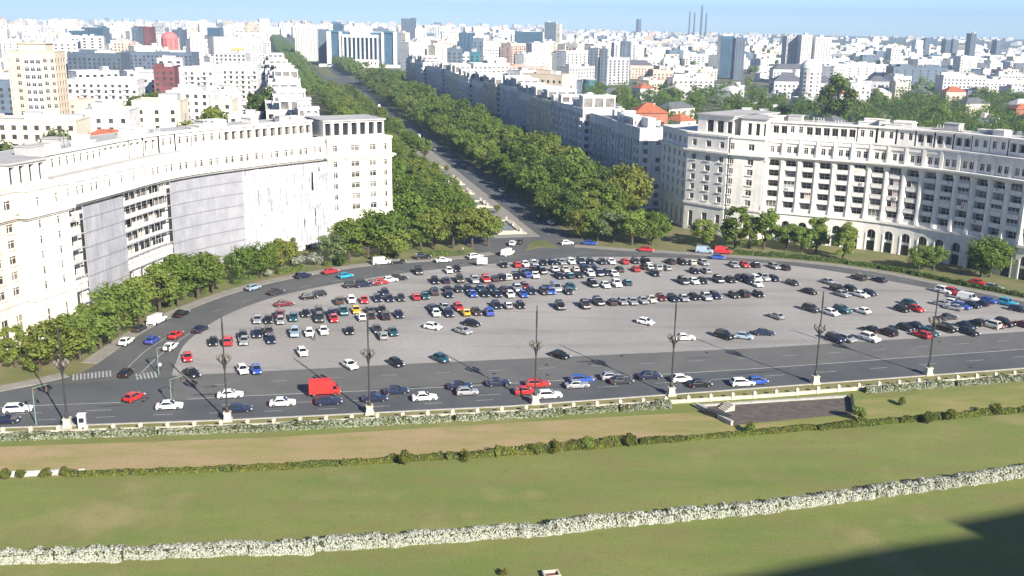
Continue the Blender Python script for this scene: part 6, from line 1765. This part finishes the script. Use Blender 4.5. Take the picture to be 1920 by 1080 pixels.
p = G(1034, 1082); root = empty('light_well', (p.x, p.y, .02), .2); tag(root, 'small pale framed light well at the bottom edge of the lawn', 'light well')
q = MB(); q.box(-1.0, 1.0, .55, .75, 0, .55); q.box(-1.0, 1.0, -.75, -.55, 0, .55); q.box(-1.0, -.8, -.55, .55, 0, .55); q.box(.8, 1.0, -.55, .55, 0, .55); q.build('frame', M_PED, root)
q = MB(); q.box(-.8, .8, -.55, .55, 0, .2); q.build('cover', CITY['maroon'], root)

# ------------------------------------------------------------------ fountain basins on the boulevard median
M_WATER = mat('fountain_water', (0.20, 0.21, 0.19), 0.35, spec=.4)
FB = [(20, 11, 4.6), (62, 7, 3.8), (88, 4, 3.2), (116, 9, 3.8), (160, 5, 3.2)]
for i, (t, L, w) in enumerate(FB):
    p = TS(t, 0); root = empty('fountain', (p.x, p.y, .04), math.atan2(BB.y, BB.x)); tag(root, f'stepped white stone fountain basin on the median, {ordinal(i + 1)} from the square', 'fountain', 'fountains along the median')
    q = MB()
    for k in range(3):
        x0, x1 = -L + k * .9, L - k * .9; y = w - k * .9; z0, z1 = k * .2, (k + 1) * .2 + .1
        q.box(x0, x1, -y, -y + .5, 0, z1); q.box(x0, x1, y - .5, y, 0, z1); q.box(x0, x0 + .5, -y + .5, y - .5, 0, z1); q.box(x1 - .5, x1, -y + .5, y - .5, 0, z1)
    q.build('basin', M_PED, root)
    q = MB(); q.box(-L + .5, L - .5, -w + .5, w - .5, 0, .3); q.build('water', M_WATER, root)
    for k in range(5):
        x = -L + 1.2 + k * (2 * L - 2.4) / 4; q = MB(); q.frustum(0, 0, .3, 1.1, .35, .35, .25, .25); q.lathe([(.25, 1.1), (.6, 1.3), (.62, 1.45), (.4, 1.5)], 8)
        q.build('pedestal_bowl', M_PED, root, (x, (w - 1.8) * (1 if k % 2 else -1), 0))
for i, (t, s) in enumerate(((44, 3), (100, -1), (140, 2), (190, 0))):
    p = TS(t, s); root = empty('planter_tree', (p.x, p.y, .04)); root.scale = (.35, .35, .35); tag(root, f'small clipped tree on the median, {ordinal(i + 1)} from the square', 'tree', 'small trees on the median')
    tk, cw = TREES['round', i % 3, 'olive']; obj('trunk', tk, root); obj('crown', cw, root)

# ------------------------------------------------------------------ people: one skinned figure, three poses of place
def person_material(name, shirt, trousers):
    m = bpy.data.materials.new(name); m.use_nodes = True; N = m.node_tree.nodes; L = m.node_tree.links; b = N['Principled BSDF']; b.inputs['Roughness'].default_value = .85
    tc = N.new('ShaderNodeTexCoord'); sp = N.new('ShaderNodeSeparateXYZ'); L.new(tc.outputs['Object'], sp.inputs[0])
    mr = N.new('ShaderNodeMapRange'); mr.inputs['From Max'].default_value = 1.8; L.new(sp.outputs['Z'], mr.inputs['Value'])
    r = N.new('ShaderNodeValToRGB'); r.color_ramp.interpolation = 'CONSTANT'; e = r.color_ramp.elements
    e[0].position = 0; e[0].color = (.02, .02, .02, 1); e[1].position = .05; e[1].color = (*trousers, 1)
    for pos, c in ((.53, shirt), (.83, (.42, .25, .18)), (.945, (.03, .02, .015))): q = e.new(pos); q.color = (*c, 1)
    L.new(mr.outputs[0], r.inputs[0]); L.new(r.outputs[0], b.inputs['Base Color']); return m
def person(px, py, rz, label, m):
    V = [(0, 0, .95), (0, 0, 1.15), (0, 0, 1.40), (0, 0, 1.52), (0, .02, 1.62), (0, .03, 1.74), (.19, 0, 1.40), (.24, .03, 1.13), (.22, .16, .90), (-.19, 0, 1.40), (-.25, -.03, 1.13), (-.23, .06, .88),
         (.09, .02, .90), (.11, .14, .50), (.11, .08, .07), (.11, .22, .04), (-.09, -.02, .90), (-.10, -.02, .50), (-.10, -.20, .10), (-.10, -.08, .04)]
    Rd = [.15, .14, .16, .06, .09, .075, .07, .05, .035, .07, .05, .035, .09, .065, .045, .035, .09, .065, .045, .035]
    E = [(0, 1), (1, 2), (2, 3), (3, 4), (4, 5), (2, 6), (6, 7), (7, 8), (2, 9), (9, 10), (10, 11), (0, 12), (12, 13), (13, 14), (14, 15), (0, 16), (16, 17), (17, 18), (18, 19)]
    me = bpy.data.meshes.new('person'); me.from_pydata(V, E, []); o = obj('person', me, None, (G(px, py).x, G(px, py).y, .045), rz)
    me.materials.append(m)
    sk = o.modifiers.new('skin', 'SKIN')
    for i, r in enumerate(Rd): me.skin_vertices[0].data[i].radius = (r, r * .8 if i < 3 else r); 
    me.skin_vertices[0].data[0].use_root = True
    o.modifiers.new('sub', 'SUBSURF').levels = 1; o.modifiers['sub'].render_levels = 1
    tag(o, label, 'person')
person(301, 696, .6, 'person in a white top walking beside the left traffic mast', person_material('white_top', (.7, .7, .68), (.03, .03, .05)))
person(590, 639, 2.0, 'person in dark clothes walking between parked cars at the left', person_material('dark_clothes', (.03, .035, .05), (.03, .03, .035)))
person(868, 474, 1.2, 'person in a pale jacket on the left pavement near the junction', person_material('pale_jacket', (.55, .5, .42), (.05, .05, .07)))

# ------------------------------------------------------------------ the palace behind and beside the viewpoint, whose shadow falls on the lawn
def shadow_src(px, py, H):
    g = G(px, py); L = H / math.tan(SUN_EL); return Vector((g.x + SUN_DIR.x * L, g.y + SUN_DIR.y * L, 0))
PH = 84.0
e = [shadow_src(1325, 1092, PH), shadow_src(1650, 1026, PH), shadow_src(1828, 1001, PH), shadow_src(1780, 979, PH), shadow_src(1925, 951, PH)]
d0 = (e[0] - e[1]).normalized()
palace_plan = [e[0] + d0 * 60, e[0], e[1], e[2], e[3], e[4], e[4] + Vector((90, 25, 0)), e[4] + Vector((120, -60, 0)), e[0] + d0 * 60 + Vector((30, -80, 0))]
bm = bmesh.new(); vs = [bm.verts.new((p.x, p.y, 0)) for p in palace_plan]; f = bm.faces.new(vs)
ex = bmesh.ops.extrude_face_region(bm, geom=[f]); bmesh.ops.translate(bm, verts=[v for v in ex['geom'] if isinstance(v, bmesh.types.BMVert)], vec=(0, 0, PH))
bmesh.ops.recalc_face_normals(bm, faces=bm.faces); me = bpy.data.meshes.new('palace_wing'); bm.to_mesh(me); bm.free(); me.materials.append(M_STONE)
tag(obj('palace_wing', me), 'huge pale stone palace wing right of the viewpoint, shading the lawn', 'building')

# ------------------------------------------------------------------ haze
hz = MB(); hz.box(-7700, 7700, -7700, 7700, -1.0, 185.0)
hm = bpy.data.materials.new('haze_air'); hm.use_nodes = True; N = hm.node_tree.nodes; N.remove(N['Principled BSDF'])
pv = N.new('ShaderNodeVolumePrincipled'); pv.inputs['Color'].default_value = (0.62, 0.80, 1.0, 1); pv.inputs['Density'].default_value = 0.00017; pv.inputs['Anisotropy'].default_value = 0.2
hm.node_tree.links.new(pv.outputs[0], N['Material Output'].inputs['Volume'])
ho = hz.build('haze', hm); tag(ho, 'thin blue summer haze over the whole city', 'haze', kind='stuff')
